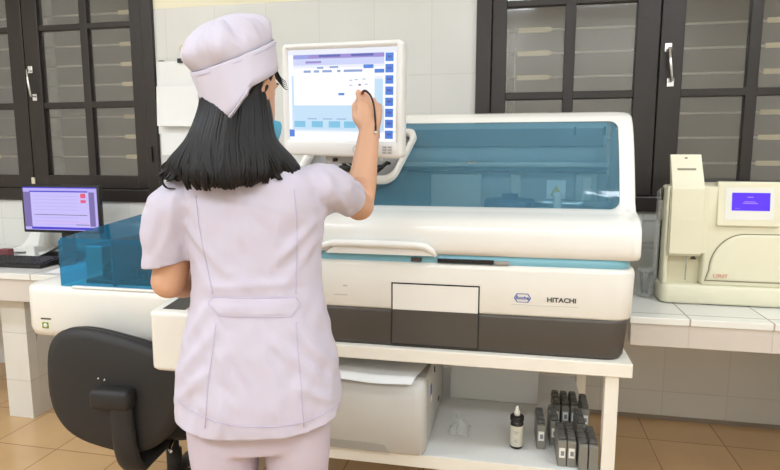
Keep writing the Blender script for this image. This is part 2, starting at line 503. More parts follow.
# ------------------------------------------------------------------ stand under the analyser
st = thing('analyzer_stand', (-0.35, 2.15, 0), 'white laminate stand with a lower shelf under the big analyser', 'stand')
TZ = 0.725
obj('stand_top', G().box((-0.97, 1.79, 0.682), (0.355, 2.62, TZ), 0.003), M['standwhite'], st)
obj('shelf', G().box((-0.919, 1.795, 0.33), (0.279, 2.60, 0.37), 0.003), M['shelfwhite'], st)
for lx in (-0.96, 0.28):
    for ly in (1.80, 2.56):
        obj('leg', G().box((lx, ly, 0), (lx + .04, ly + .04, 0.682), 0.003), M['standwhite'], st)
obj('shelf_edge', G().box((-0.919, 1.788, 0.328), (0.279, 1.795, 0.3705), 0.001), M['standwhite'], st)
obj('crossbar', G().box((-0.919, 2.56, 0.08), (0.28, 2.60, 0.14), 0.003), M['standwhite'], st)

# ------------------------------------------------------------------ the big chemistry analyser
an = thing('chemistry_analyzer', (-0.6, 2.15, TZ), 'large white clinical analyser with blue see-through lid and charcoal base', 'analyzer')
AX0, AX1, AY0, AY1 = -1.06, 0.362, 1.822, 2.55

def plan_ring(x0, y0, x1, y1, r, z, n=6):
    return [Vector((x, y, z)) for x, y in rrect(x0, y0, x1, y1, (r * .4, r, r * .4, r * .4), n)]
# charcoal base, narrowing downwards
g = G()
rings = [plan_ring(AX0 + .02, AY0 - .006, AX1 - .034, AY1 - .02, .05, TZ + .001), plan_ring(AX0 + .012, AY0 - .010, AX1 - .026, AY1 - .01, .055, TZ + .012),
         plan_ring(AX0 + .004, AY0 + .0, AX1 - .012, AY1, .06, .835), plan_ring(AX0 + .004, AY0 + .002, AX1 - .010, AY1, .06, .846)]
g.loft(rings)
obj('base', g, M['dark'], an)
# white body
g = G()
rings = [plan_ring(AX0, AY0 + .004, AX1 - .008, AY1, .06, .845), plan_ring(AX0, AY0, AX1 - .004, AY1, .062, .853), plan_ring(AX0, AY0, AX1, AY1, .064, .985),
         plan_ring(AX0, AY0 + .003, AX1 - .003, AY1, .062, .996), plan_ring(AX0, AY0 + .012, AX1 - .012, AY1, .055, 1.001)]
g.loft(rings)
body = obj('body', g, M['case'], an)
# recessed light blue strip between body and lid
g = G()
g.loft([plan_ring(AX0 + .02, AY0 + .012, AX1 - .016, AY1 - .02, .05, .995), plan_ring(AX0 + .02, AY0 + .012, AX1 - .016, AY1 - .02, .05, 1.028)])
obj('blue_strip', g, M['bluestrip'], an)
# black vent slot with grey end piece
g = G()
g.box((-0.235, AY0 + .004, 1.003), (-0.06, AY0 + .02, 1.016), .001)
for k in range(22):
    x = -0.232 + k * .0078
    g.box((x, AY0 + .001, 1.004), (x + .003, AY0 + .006, 1.015))
obj('vent', g, M['black'], an)
obj('latch', G().box((-0.058, AY0 + .002, 1.003), (-0.012, AY0 + .02, 1.014), .002), M['printerdark'], an)
obj('latch', G().box((-0.32, AY0 + .003, 1.004), (-0.285, AY0 + .02, 1.016), .002), M['dark'], an)
# front door, white above and charcoal below
g = G()
dx0, dx1 = -0.378, -0.105
def fr_y(z):   # front surface of the base / body at height z
    if z >= .846: return AY0
    return AY0 - (.835 - z) / (.835 - TZ - .012) * .010 if z < .835 else AY0
def front_panel(g, x0, x1, z0, z1, off, mi, t=.004):
    a = [Vector((x, fr_y(z) - off + q, z)) for q in (0, t + .004) for (x, z) in ((x0, z0), (x1, z0), (x1, z1), (x0, z1))]
    g.add(a, [[0, 1, 2, 3], [7, 6, 5, 4], [0, 4, 5, 1], [1, 5, 6, 2], [2, 6, 7, 3], [3, 7, 4, 0]], mi, False)
front_panel(g, dx0 - .0045, dx1 + .0045, .733, .8455, .0012, 2); front_panel(g, dx0 - .0045, dx1 + .0045, .8465, .9345, .0012, 2)
front_panel(g, dx0, dx1, .737, .8455, .0022, 1); front_panel(g, dx0, dx1, .8465, .930, .0022, 0)
obj('door', g, [M['case'], M['dark'], M['black']], an)
# maker's marks on the body
g = G()
hexa = [(-.026, 0), (-.017, .014), (.017, .014), (.026, 0), (.017, -.014), (-.017, -.014)]
cx, cz = 0.030, 0.9035
o = [Vector((cx + u, AY0 - .0012, cz + v)) for u, v in hexa] + [Vector((cx + u * .86, AY0 - .0012, cz + v * .86)) for u, v in hexa]
g.add(o, [[i, (i + 1) % 6, 6 + (i + 1) % 6, 6 + i] for i in range(6)], 0, False)
vs, fs = text_geo('Roche', .0155, .0004, .0003)
g.add(vs, fs, 0, False, Matrix.Translation((cx, AY0 - .001, cz)) @ STANDUP)
obj('maker_emblem', g, M['logoblue'], body)
g = G()
vs, fs = text_geo('HITACHI', .020, .0004, .0006, 1.1)
g.add(vs, fs, 0, False, Matrix.Translation((0.146, AY0 - .001, 0.901)) @ STANDUP)
g.box((-0.005, AY0 - .0008, .8815), (0.195, AY0 + .001, .8825), 0, 1)
obj('maker_lettering', g, [M['logogrey'], M['mongrey']], body)
obj('print_mark', G().box((-0.545, AY0 - .0008, .914), (-0.53, AY0 + .001, .918)), M['mongrey'], body)
obj('print_mark', G().box((-0.575, AY0 - .0008, .884), (-0.53, AY0 + .001, .886)), M['mongrey'], body)

# lid: curved front swept from a profile, rounded outline, window opening
PROF = [(1.845, 1.024), (1.826, 1.030), (1.817, 1.045), (1.814, 1.09), (1.818, 1.118), (1.832, 1.138), (1.866, 1.152), (1.912, 1.162), (1.933, 1.168),
        (1.946, 1.20), (1.962, 1.25), (1.985, 1.31), (2.013, 1.37), (2.04, 1.42), (2.06, 1.447), (2.085, 1.467), (2.115, 1.480), (2.15, 1.486)]
acc = [0]
for a, b in zip(PROF, PROF[1:]): acc.append(acc[-1] + math.dist(a, b))
SL = acc[-1]
def prof(s):
    s = min(max(s, 0), SL)
    for i in range(len(acc) - 1):
        if s <= acc[i + 1]:
            t = (s - acc[i]) / (acc[i + 1] - acc[i])
            return (PROF[i][0] + t * (PROF[i + 1][0] - PROF[i][0]), PROF[i][1] + t * (PROF[i + 1][1] - PROF[i][1]))
def s_at(i): return acc[i]
LX0, LX1 = -0.66, 0.368
sg0, sg1 = s_at(8) + .004, s_at(14) + .003
outer = rrect(LX0, 0, LX1, SL, (.04, .035, .075, .06), 8)
inner = rrect(-0.60, sg0, 0.318, sg1, (.02, .03, .03, .02), 8)
# make straight runs dense so that the sheet follows the curve
def dens(loop, ref, k=14):
    out = []; n = len(loop)
    for i in range(n):
        a, b = loop[i], loop[(i + 1) % n]
        ra, rb = ref[i], ref[(i + 1) % n]
        m = k if math.dist(ra, rb) > .1 else 1
        out += [(a[0] + (b[0] - a[0]) * j / m, a[1] + (b[1] - a[1]) * j / m) for j in range(m)]
    return out
do, di = dens(outer, outer), dens(inner, outer)
def on(p, push=0.0):
    y, z = prof(p[1]); return Vector((p[0], y + push, z))
g = G()
def scale_loop(loop, d):
    c = ((LX0 + LX1) / 2, SL / 2)
    return [(c[0] + (p[0] - c[0]) * (1 - d / (LX1 - LX0) * 2), c[1] + (p[1] - c[1]) * (1 - d / SL * 2)) for p in loop]
rings = []
def out3(p, y):
    return Vector((p[0], y, prof(p[1])[1]))
rings.append([out3(p, 2.54) for p in do])
for q in (.30, .10): rings.append([Vector((p[0], min(prof(p[1])[0] + q, 2.5), prof(p[1])[1])) for p in do])
rings.append([on(p, .022) for p in do])
rings.append([on(p, .009) + Vector((0, 0, 0)) for p in scale_loop(do, .0025)])
rings.append([on(p, .002) for p in scale_loop(do, .008)])
d2 = scale_loop(do, .018)
for k in range(0, 11):
    t = k / 10
    rings.append([on((a[0] + (b[0] - a[0]) * t, a[1] + (b[1] - a[1]) * t)) for a, b in zip(d2, di)])
rings.append([on(p, .004) for p in scale_loop(di, -.0015)])
rings.append([on(p, .02) for p in scale_loop(di, -.002)])
g.loft(rings, cap=False)
for fi, f_ in enumerate(g.f):
    c_ = sum((g.v[i] for i in f_), Vector()) / len(f_)
    if c_.y > 2.2 and c_.z > 1.44: g.m[fi] = 1
lid = obj('lid', g, [M['lidwhite'], M['blueglass']], an)
g = G()
c = (sum(p[0] for p in di) / len(di), sum(p[1] for p in di) / len(di))
rr = []
for t in (1.0, .93, .8, .6, .4, .2, .03):
    rr.append([on((c[0] + (p[0] - c[0]) * t, c[1] + (p[1] - c[1]) * t), .006) for p in di])
g.loft(rr, cap=False)
obj('window_pane', g, M['blueglass'], lid)
# grip lip under the lid front
g = G()
pts = [(-0.66, 1.812, 1.030), (-0.615, 1.806, 1.048), (-0.575, 1.803, 1.060), (-0.50, 1.802, 1.062), (-0.30, 1.802, 1.060), (-0.268, 1.803, 1.056), (-0.250, 1.806, 1.042), (-0.238, 1.812, 1.026)]
g.tube(pts, [.006, .010, .012, .012, .012, .012, .010, .006], 10)
g.prism([(-0.60, 1.026), (-0.245, 1.026), (-0.27, 1.055), (-0.56, 1.057)], 'Y', 1.808, 1.826)
obj('grip', g, M['lidwhite'], lid)

# what shows through the window
g = G()
g.box((LX0 + .03, 1.90, 1.03), (LX1 - .03, 2.52, 1.085)); g.box((LX0 + .03, 2.35, 1.085), (LX1 - .03, 2.38, 1.30))
obj('deck', g, M['inner'], an)
obj('rear_panel', G().box((LX0 + .02, 2.50, 1.03), (LX1 - .02, 2.535, 1.47)), M['inner'], an)
obj('reflection_band', G().box((-.52, 2.490, 1.374), (.335, 2.499, 1.446), .002), mat('inner_dark_grey', (120, 124, 126), .5), an)  # grey panel added to mimic the dark reflected band on the upper glass
g = G()
g.box((-.60, 2.30, 1.295), (.33, 2.352, 1.312), .004)
g.box((-.33, 2.325, 1.09), (-.13, 2.352, 1.27), .006); g.box((-.02, 2.325, 1.09), (.02, 2.352, 1.27), .006); g.box((.22, 2.33, 1.09), (.30, 2.352, 1.28), .006)
obj('module_panel', g, M['innerback'], an)
obj('module_rail', G().box((-.42, 2.31, 1.272), (.33, 2.325, 1.280), .001), M['dark'], an)
g = G()
g.lathe([(.085, 1.086), (.09, 1.09), (.09, 1.175), (.082, 1.188), (.03, 1.19), (.028, 1.205), (.005, 1.207)], (-.02, 2.12, 0), 32)
obj('reagent_rotor', g, M['navy'], an)
g = G()
g.tube([(.06, 2.10, 1.175), (.32, 2.10, 1.172)], .013, 12); 
obj('steel_rod', g, M['steel'], an)  # plain steel rod lying across above the deck
obj('probe_post', G().box((.128, 2.075, 1.087), (.152, 2.10, 1.215), .004), M['innerback'], an)
obj('probe_post', G().box((.235, 2.20, 1.087), (.265, 2.22, 1.26), .004), M['innerback'], an)
g = G()
g.box((.115, 2.315, 1.175), (.185, 2.324, 1.245), .001, 0)
g.prism([(.128, 1.188), (.172, 1.188), (.15, 1.228)], 'Y', 2.312, 2.3145, 1)
obj('warning_label', g, [M['paper'], M['yellow']], an)
for x in (.19, .285): obj('lid_catch', G().box((x - .003, 2.09, 1.405), (x + .003, 2.11, 1.434), .001), M['dark'], an)

# white-rimmed recess beside the touch monitor
def slope(u, v):     # a plane just in front of the lid window: u = x, v = distance up the slope
    a = Vector((0, 1.925, 1.19)); b = Vector((0, 2.03, 1.435)); d = (b - a).normalized()
    return Vector((u, 0, 0)) + a + d * v
nrm = Vector((0, -0.92, 0.39))
def rim(px0, px1, v0, v1, r, sk=0.1):
    return [(x - sk * (v1 - v) , v) for x, v in rrect(px0, v0, px1, v1, r, 6)]
ro = rim(-.68, -.322, .055, .245, (.03, .035, .035, .03), .42)
ri = rim(-.66, -.344, .076, .226, (.02, .026, .026, .02), .42)
g = G()
g.loft([[slope(*p) + nrm * .004 for p in ro], [slope(*p) + nrm * .034 for p in ro], [slope(*p) + nrm * .040 for p in [((a[0] * .7 + b[0] * .3), a[1] * .7 + b[1] * .3) for a, b in zip(ro, ri)]],
        [slope(*p) + nrm * .040 for p in [((a[0] * .2 + b[0] * .8), a[1] * .2 + b[1] * .8) for a, b in zip(ro, ri)]], [slope(*p) + nrm * .034 for p in ri], [slope(*p) + nrm * .010 for p in ri]], cap=False)
rec = obj('monitor_recess', g, M['lidwhite'], an)
g = G(); g.loft([[slope(*p) + nrm * .006 for p in ri], [slope(*p) + nrm * .010 for p in ri]])
obj('recess_plate', g, M['mongrey'], rec)

# touch monitor (built upright at the origin, facing -Y, then turned and set on its arm)
TM = Matrix.Translation((-0.496, 1.672, 1.496)) @ Matrix.Rotation(R(-10), 4, 'Z') @ Matrix.Rotation(R(1.8), 4, 'Y') @ Matrix.Rotation(R(3), 4, 'X')
W2, H2 = .190, .160
g = G()
def mring(dx, dz, y, r): return [Vector((x, y, z)) for x, z in rrect(-W2 + dx, -H2 + dz, W2 - dx, H2 - dz, r, 6)]
sw, sh = .171, .1285
szc = .014
def sring(e, y): return [Vector((x, y, z + szc)) for x, z in rrect(-sw - e, -sh - e, sw + e, sh + e, .004 + e * .3, 6)]
g.loft([mring(.03, .03, .055, .03), mring(.012, .012, .045, .02), mring(0, 0, .02, .014), mring(0, 0, -.012, .014), mring(.003, .003, -.017, .013), mring(.008, .008, -.019, .012),
        sring(.008, -.0185), sring(.002, -.016), sring(0, -.010)], cap=True, T=TM)
mon = obj('touch_monitor', g, M['mon'], an)
g = G()
SC = [lambda: 0]
def srect(u0, v0, u1, v1, mi, d):
    x0, x1 = -sw + u0 * 2 * sw, -sw + u1 * 2 * sw
    z0, z1 = szc + sh - v1 * 2 * sh, szc + sh - v0 * 2 * sh
    y = -.0108 - d
    g.add([(x0, y, z0), (x1, y, z0), (x1, y, z1), (x0, y, z1)], [[0, 1, 2, 3]], mi, False, TM)
srect(0, 0, 1, 1, 0, 0)
srect(0, 0, 1, .055, 6, .0002)
srect(.05, .055, .895, .10, 1, .0002); srect(.20, .062, .895, .098, 2, .0004); srect(.30, .06, .50, .085, 7, .0005); srect(.60, .06, .80, .085, 7, .0005)
srect(.05, .10, .895, .17, 3, .0002); srect(.17, .125, .32, .15, 2, .0004)
srect(.05, .17, .895, .20, 6, .0002)
for a, b in ((.15, .22), (.25, .30), (.33, .42), (.47, .50), (.53, .70)): srect(a, .225, b, .25, 8, .0003)
srect(.28, .19, .34, .21, 8, .0003); srect(.40, .185, .48, .205, 8, .0003)
srect(.71, .175, .80, .215, 4, .0004); srect(.81, .225, .895, .265, 4, .0004); srect(.81, .30, .88, .33, 6, .0004)
srect(.03, .61, .895, .90, 5, .0002); srect(.03, .28, .05, .61, 5, .0002); srect(.81, .33, .885, .61, 5, .0003)
for a in (.18, .33, .46): srect(a, .755, a + .09, .765, 8, .0003)
for a in (.05, .22, .385, .53, .66): srect(a, .785, a + .11, .855, 9, .0004)
for a in (.48,): srect(a, .475, a + .055, .50, 4, .0004)
for a, v in ((.58, .335), (.63, .33), (.70, .325), (.58, .39), (.66, .385), (.72, .38)): srect(a, v, a + .03, v + .008, 8, .0003)
srect(.668, .38, .685, .40, 10, .0004)
for k in range(8):
    v = .06 + k * .117
    srect(.905, v, .975, v + .088, 4, .0004); srect(.92, v + .03, .96, v + .05, 7, .0006)
for a in (.80,): srect(a, .88, a + .06, .965, 4, .0004)
srect(.0, .885, .05, .965, 4, .0004); srect(.0, .90, 1, .88, 6, .0002)
GL = [glow('screen_white', (250, 251, 255), 1.0), glow('screen_violet_blue', (150, 160, 232), .9), glow('screen_purple', (158, 138, 215), .9), glow('screen_pale_violet', (205, 212, 250), .95),
      glow('screen_blue', (72, 130, 225), .9), glow('screen_pale_cyan', (196, 226, 250), .95), glow('screen_near_white', (236, 240, 253), .95), glow('screen_dark_blue', (92, 98, 190), .8),
      glow('screen_greyblue', (140, 165, 215), .9), glow('screen_sky', (128, 200, 236), .9), glow('screen_red', (190, 70, 90), .9)]
obj('screen', g, GL, mon)
g = G()
for k in range(3):
    for q in range(2): g.box((.135 + q * .016, -.0215, -.147 + k * .008), (.147 + q * .016, -.0185, -.142 + k * .008), .001, T=TM)
obj('button_cluster', g, M['mongrey'], mon)
g = G(); g.tube([(.055 + .012 * math.cos(a * PI / 8), -.0185, -.138 + .012 * math.sin(a * PI / 8)) for a in range(17)], .0013, 6, T=TM)
obj('power_button', g, M['mongrey'], mon)
# arm and cables
g = G()
g.tube([(-.47, 1.73, 1.46), (-.47, 1.80, 1.42), (-.48, 1.90, 1.34), (-.50, 2.0, 1.30)], [.035, .032, .03, .03], 12)
g.box((-.56, 1.70, 1.315), (-.40, 1.78, 1.345), .006)
obj('monitor_arm', g, M['mongrey'], an)
g = G()
for k in range(4):
    pts = []
    for t in range(12):
        u = t / 11
        pts.append((-.53 + .125 * u + .006 * k, 1.69 + .03 * math.sin(u * 5 + k) + .10 * u, 1.325 - .022 * math.sin(u * PI) - .006 * k + .012 * math.sin(u * 9 + k * 2)))
    g.tube(pts, .0055, 7)
obj('cable', g, M['black'], an)

# rack sampler wing on the left with its see-through blue cover
SX0, SX1, SY0, SY1 = -1.682, -1.062, 1.70, 2.40
def sr(x0, y0, x1, y1, r, z): return [Vector((x, y, z)) for x, y in rrect(x0, y0, x1, y1, (r, .01, .01, .03), 8)]
g = G()
g.loft([sr(SX0 + .03, SY0 + .03, SX1, SY1, .05, .705), sr(SX0 + .008, SY0 + .008, SX1, SY1, .06, .715), sr(SX0, SY0, SX1, SY1, .065, .74), sr(SX0, SY0, SX1, SY1, .065, .865),
        sr(SX0 + .003, SY0 + .003, SX1, SY1, .063, .882), sr(SX0 + .012, SY0 + .012, SX1, SY1, .055, .891)])
samp = obj('sampler_body', g, M['case'], an)
CX0, CX1, CY0, CY1 = -1.525, -1.08, 1.715, 2.22
obj('cover_lip', G().box((CX0 + .05, CY0 - .012, .888), (CX1, CY0 + .02, .897), .003), M['lidwhite'], samp)
g = G()
t = .006
P = lambda x, y, z: Vector((x, y, z))
zf, zr = 1.058, 1.098
quads = [
    [P(CX0, CY0, .893), P(CX1, CY0, .893), P(CX1, CY0, zf - .012), P(CX0, CY0, zf - .012)],
    [P(CX0, CY0, zf - .012), P(CX1, CY0, zf - .012), P(CX1, CY0 + .012, zf), P(CX0, CY0 + .012, zf)],
    [P(CX0, CY0 + .012, zf), P(CX1, CY0 + .012, zf), P(CX1, CY1, zr), P(CX0, CY1, zr)],
    [P(CX0, CY0, .893), P(CX0, CY1, .893), P(CX0, CY1, zr), P(CX0, CY0 + .012, zf), P(CX0, CY0, zf - .012)],
    [P(CX0, CY1, .893), P(CX1, CY1, .893), P(CX1, CY1, zr), P(CX0, CY1, zr)]]
vs = []; fs = []
for q in quads:
    fs.append(list(range(len(vs), len(vs) + len(q)))); vs += q
g.add(vs, fs, 0, False)
cov = obj('sampler_cover', g, M['bluecover'], an)
g = G()
g.box((CX0 + .05, CY0 + .06, .891), (CX1, CY1 - .05, .905), .003)
for k in range(14):
    x = CX0 + .12 + k * .024
    g.box((x, CY0 + .10, .905), (x + .014, CY1 - .08, .935), .002)
obj('rack_tray', g, M['black'], samp)
g = G()
g.box((CX0 + .02, CY0 + .10, .892), (CX0 + .09, CY1 - .08, 1.02), .006)
obj('guide_block', g, M['steel'], samp)
obj('divider', G().box((-1.345, CY0 + .03, .892), (-1.340, CY1 - .02, 1.05), .001), M['navy'], samp)
g = G()
g.tube([(-1.27, 1.86, .90), (-1.27, 1.86, .985)], .011, 10); g.box((-1.29, 1.85, .975), (-1.22, 1.87, .995), .003)
obj('barcode_reader', g, M['dark'], samp)
g = G()
g.box((-1.600, SY0 - .0022, .742), (-1.574, SY0 + .002, .764), .002, 0)
g.lathe([(.0075, 0), (.0065, .003)], (0, 0, 0), 16, 1, Matrix.Translation((-1.585, SY0 - .0015, .753)) @ Matrix.Rotation(PI / 2, 4, 'X'))
obj('power_button', g, [M['ledgreen'], M['label']], samp)
g = G(); g.box((-1.603, SY0 - .0012, .774), (-1.563, SY0 + .001, .779))
obj('button_caption', g, M['logogrey'], samp)
# small outlet tray box in front of the wing
g = G()
x0, x1, y0, y1 = -0.990, -0.77, 1.42, 1.57
g.loft([[Vector((x, y, z)) for x, y in rrect(x0 + e, y0 + e, x1 - e, y1, (.02, .02, .005, .005), 5)] for z, e in ((.74, .006), (.746, .001), (.752, 0), (.896, 0))] +
       [[Vector((x, y, .904 + (y - y0) * .12)) for x, y in rrect(x0, y0, x1, y1, (.02, .02, .005, .005), 5)], [Vector((x, y, .909 + (y - y0) * .12)) for x, y in rrect(x0 + .006, y0 + .006, x1 - .006, y1, (.016, .016, .005, .005), 5)]])
outb = obj('outlet_box', g, M['case'], an)
obj('outlet_bracket', G().box((-.92, 1.555, .76), (-.80, AY0 + .01, .86), .006), M['case'], outb)
g = G()
for k in range(2):
    g.add([(x0 + .03 + k * .09, y0 + .025, .9128), (x0 + .10 + k * .09, y0 + .025, .9128), (x0 + .10 + k * .09, y0 + .125, .9248), (x0 + .03 + k * .09, y0 + .125, .9248)], [[0, 1, 2, 3]], 0, False)
obj('rack_slot', g, M['dark'], outb)

# ------------------------------------------------------------------ shelf contents
SZ = 0.3705
p = thing('laser_printer', (-0.48, 1.98, SZ), 'pale grey laser printer on the shelf under the analyser', 'printer')
g = G()
x0, x1, y0, y1 = -0.69, -0.264, 1.768, 2.29
g.loft([[Vector((x, y, z)) for x, y in rrect(x0 + e, y0 + e + q, x1 - e, y1 - e, (.03, .035, .02, .02), 6)] for z, e, q in ((.3745, .006, .004), (.384, 0, 0), (.56, 0, .004), (.60, .002, .010), (.614, .010, .02), (.618, .02, .034))])
g.box((x0 + .02, y0 + .02, SZ), (x0 + .06, y0 + .06, .392)); g.box((x1 - .06, y0 + .02, SZ), (x1 - .02, y0 + .06, .392)); g.box((x0 + .02, y1 - .06, SZ), (x0 + .06, y1 - .02, .392)); g.box((x1 - .06, y1 - .06, SZ), (x1 - .02, y1 - .02, .392))
obj('housing', g, M['printer'], p)
obj('front_skirt', G().box((-.45, y0 + .010, .373), (-.274, y1 - .02, .3915), .004), M['printer'], p)
g = G(); g.prism([(-.66, .3785), (-.43, .3785), (-.375, .3785), (-.395, .406), (-.43, .408), (-.66, .408)], 'Y', y0 - .001, y0 + .012, 0, .001)
obj('tray_grip', g, M['printerdark'], p)
g = G(); g.box((-.60, 1.83, .6165), (-.27, 2.10, .6195), .002)
obj('top_tray', g, M['printerdark'], p)
g = G(); g.tube([(x1 + .0005, 1.835, .61), (x1 + .0005, 1.838, .52), (x1 + .0005, 1.845, .40)], .0012, 5)
obj('panel_joint', g, M['printerdark'], p)
g = G()
g.box((x1 - .001, 1.905, .525), (x1 + .001, 1.935, .562)); g.box((x1 - .001, 1.915, .500), (x1 + .001, 1.93, .525), 0, 1)
obj('side_sticker', g, [M['bluemark'], M['paper']], p)
obj('side_vent', G().box((x1 - .001, 2.00, .575), (x1 + .002, 2.012, .595), .001), M['black'], p)
obj('side_vent', G().box((x1 - .001, 2.11, .42), (x1 + .002, 2.14, .432), .001), M['black'], p)

g = G()
n = 16; m = 8
top = []
for i in range(n + 1):
    for j in range(m + 1):
        u, v = i / n, j / m
        x = -.645 + .37 * u - .03 * (1 - v); y = 1.760 + .24 * v
        z = .6225 + .004 * math.sin(u * 7) * (1 - v) + .003 * math.sin(v * 4 + u * 2)
        if y < 1.80: z -= (1.80 - y) * .25 * (0.5 + .5 * u)
        top.append(Vector((x, y, z + .003)))
fs = [[i * (m + 1) + j, (i + 1) * (m + 1) + j, (i + 1) * (m + 1) + j + 1, i * (m + 1) + j + 1] for i in range(n) for j in range(m)]
g.add(top, fs); g.add([v - Vector((0, 0, .0012)) for v in top], [f[::-1] for f in fs])
tag(obj('paper_sheet', g, M['paper'], None, off=(-.5, 1.9, .62)), 'white paper sheet lying on top of the grey printer', 'paper')

b = thing('dropper_bottle', (0.026, 1.905, SZ), 'small dropper bottle with white tip, black collar and white label on the shelf', 'bottle')
bc = (0.026, 1.912, 0)
obj('glass_body', G().lathe([(.018, SZ), (.0215, SZ + .004), (.0215, SZ + .086), (.018, SZ + .094), (.012, SZ + .098), (.012, SZ + .104)], bc, 24), M['amber'], b)
obj('label_wrap', G().lathe([(.0219, SZ + .010), (.0221, SZ + .0105), (.0221, SZ + .080), (.0219, SZ + .0805)], bc, 24), mat('aged_label', (205, 200, 184), .6, var=.1, vscale=40), b)
for z, a0, a1 in ((.062, -2.1, -1.2), (.056, -2.0, -1.4), (.034, -1.9, -1.5), (.028, -1.9, -1.4)):
    g = G(); g.tube([(bc[0] + .0223 * math.cos(a0 + (a1 - a0) * k / 8), bc[1] + .0223 * math.sin(a0 + (a1 - a0) * k / 8), SZ + z) for k in range(9)], .0008, 4)
    obj('label_print', g, M['ink'], b)
obj('collar', G().lathe([(.020, SZ + .094), (.0225, SZ + .096), (.0225, SZ + .110), (.020, SZ + .112), (.008, SZ + .113)], bc, 24), M['black'], b)
obj('dropper_tip', G().lathe([(.010, SZ + .112), (.0095, SZ + .126), (.006, SZ + .130), (.0045, SZ + .142), (.003, SZ + .145)], bc, 20), M['label'], b)

tag(obj('white_box', G().box((-.235, 2.27, SZ), (.108, 2.40, .62), .004), M['shelfwhite'], None, off=(-.15, 2.33, SZ)), 'plain white board box standing at the back of the stand shelf', 'box')
g = G()
random.seed(3)
pts = []
for i in range(9):
    for j in range(7):
        pts.append(Vector((-.205 + .07 * i / 8 + random.uniform(-.006, .006), 1.93 + .09 * j / 6 + random.uniform(-.006, .006), SZ + .006 + .05 * max(0, math.sin(i / 8 * PI) * math.sin(j / 6 * PI)) + random.uniform(0, .02) * math.sin(i / 8 * PI))))
g.add(pts, [[i * 7 + j, (i + 1) * 7 + j, (i + 1) * 7 + j + 1, i * 7 + j + 1] for i in range(8) for j in range(6)])
tag(obj('plastic_wrapper', g, M['clearplastic'], None, off=(-.2, 1.97, SZ)), 'crumpled clear plastic wrapper on the shelf beside the printer', 'wrapper')

# reagent cassettes
def cassette(label):
    r = thing('reagent_cassette', (0, 0, 0), label, 'reagent cassette', 'reagent cassettes at the right end of the shelf')
    L, w, h = .125, .0265, .082
    obj('cassette_body', G().box((-w / 2, 0, 0), (w / 2, L, h), .002), M['cass'], r)
    for k in range(3):
        y = .012 + k * .038
        obj('cap', G().box((-w / 2 + .001, y, h), (w / 2 - .001, y + .031, h + .011), .003).box((-w / 2 + .004, y + .005, h + .011), (w / 2 - .004, y + .026, h + .014), .001), M['cassdark'], r)
    lb = obj('front_label', G().box((-.009, -.0008, .030), (.009, .001, .062)), M['label'], r)
    obj('label_print', G().box((-.004, -.0014, .037), (.006, 0, .052)), M['ink'], lb)
    return r
CS = [(.106, 1.912, SZ, 4, 'grey reagent cassette standing alone just right of the dropper bottle'),
      (.150, 1.945, SZ, 3, 'grey reagent cassette set back behind the left one of the front labelled pair'),
      (.1655, 1.812, SZ, 2, 'left one of the front pair of grey cassettes with white labels at the shelf edge'),
      (.1945, 1.814, SZ, 2, 'right one of the front pair of grey cassettes with white labels at the shelf edge'),
      (.2365, 1.938, SZ, 2, 'grey labelled cassette behind the gap between the front pair and the stand leg'),
      (.2275, 1.800, SZ, 1, 'front cassette with pale plain face, second from the right stand leg'),
      (.2575, 1.800, SZ, 1, 'front cassette with pale plain face right beside the stand leg'),
      (.165, 2.085, SZ + .0, 0, 'left cassette of the rear upright row of three behind the others'),
      (.196, 2.085, SZ + .0, 0, 'middle cassette of the rear upright row of three behind the others'),
      (.227, 2.085, SZ + .0, 0, 'right cassette of the rear upright row of three behind the others'),
      (.2615, 2.07, SZ + .0, -1, 'rearmost right grey cassette close to the stand leg')]
first = None
for x, y, z, rz, lab in CS:
    if first is None:
        o = first = cassette(lab)
    else:
        o = copy_tree(first); o['label'] = lab
    o.location = (x, y, z); o.rotation_euler = (0, 0, R(rz * .6))
for r_ in [o for o in COL.objects if o.get('category') == 'reagent cassette' and 'pale plain face' in o['label']]:
    for ch in [o for o in COL.objects if o.parent == r_ and o.name.startswith('front_label')]:
        for cc in [o for o in COL.objects if o.parent == ch]: bpy.data.objects.remove(cc)
        bpy.data.objects.remove(ch)

# ------------------------------------------------------------------ benchtop analyser on the right counter
d = thing('benchtop_analyzer', (0.9, 2.55, CZ), 'cream benchtop analyser with a small violet display on the right counter', 'analyzer')
DX0, DX1, DY = 0.552, 1.22, 2.36
def dring(z, e, fy=0, r=.03): return [Vector((x, y, z)) for x, y in rrect(DX0 + e, DY + fy + e, DX1 - e, 2.50 - e, (r, r, .03, .03), 5)]
g = G()
g.loft([dring(CZ + .004, .004), dring(CZ + .012, 0), dring(CZ + .066, 0), dring(CZ + .074, .004)])
g.box((.66, 2.47, CZ + .005), (DX1 - .01, 2.82, CZ + .074), .01)
for x in (DX0 + .13, DX1 - .06):
    for y in (DY + .04, 2.76): g.box((x, y, CZ), (x + .03, y + .03, CZ + .006))
obj('base', g, M['cream'], d)
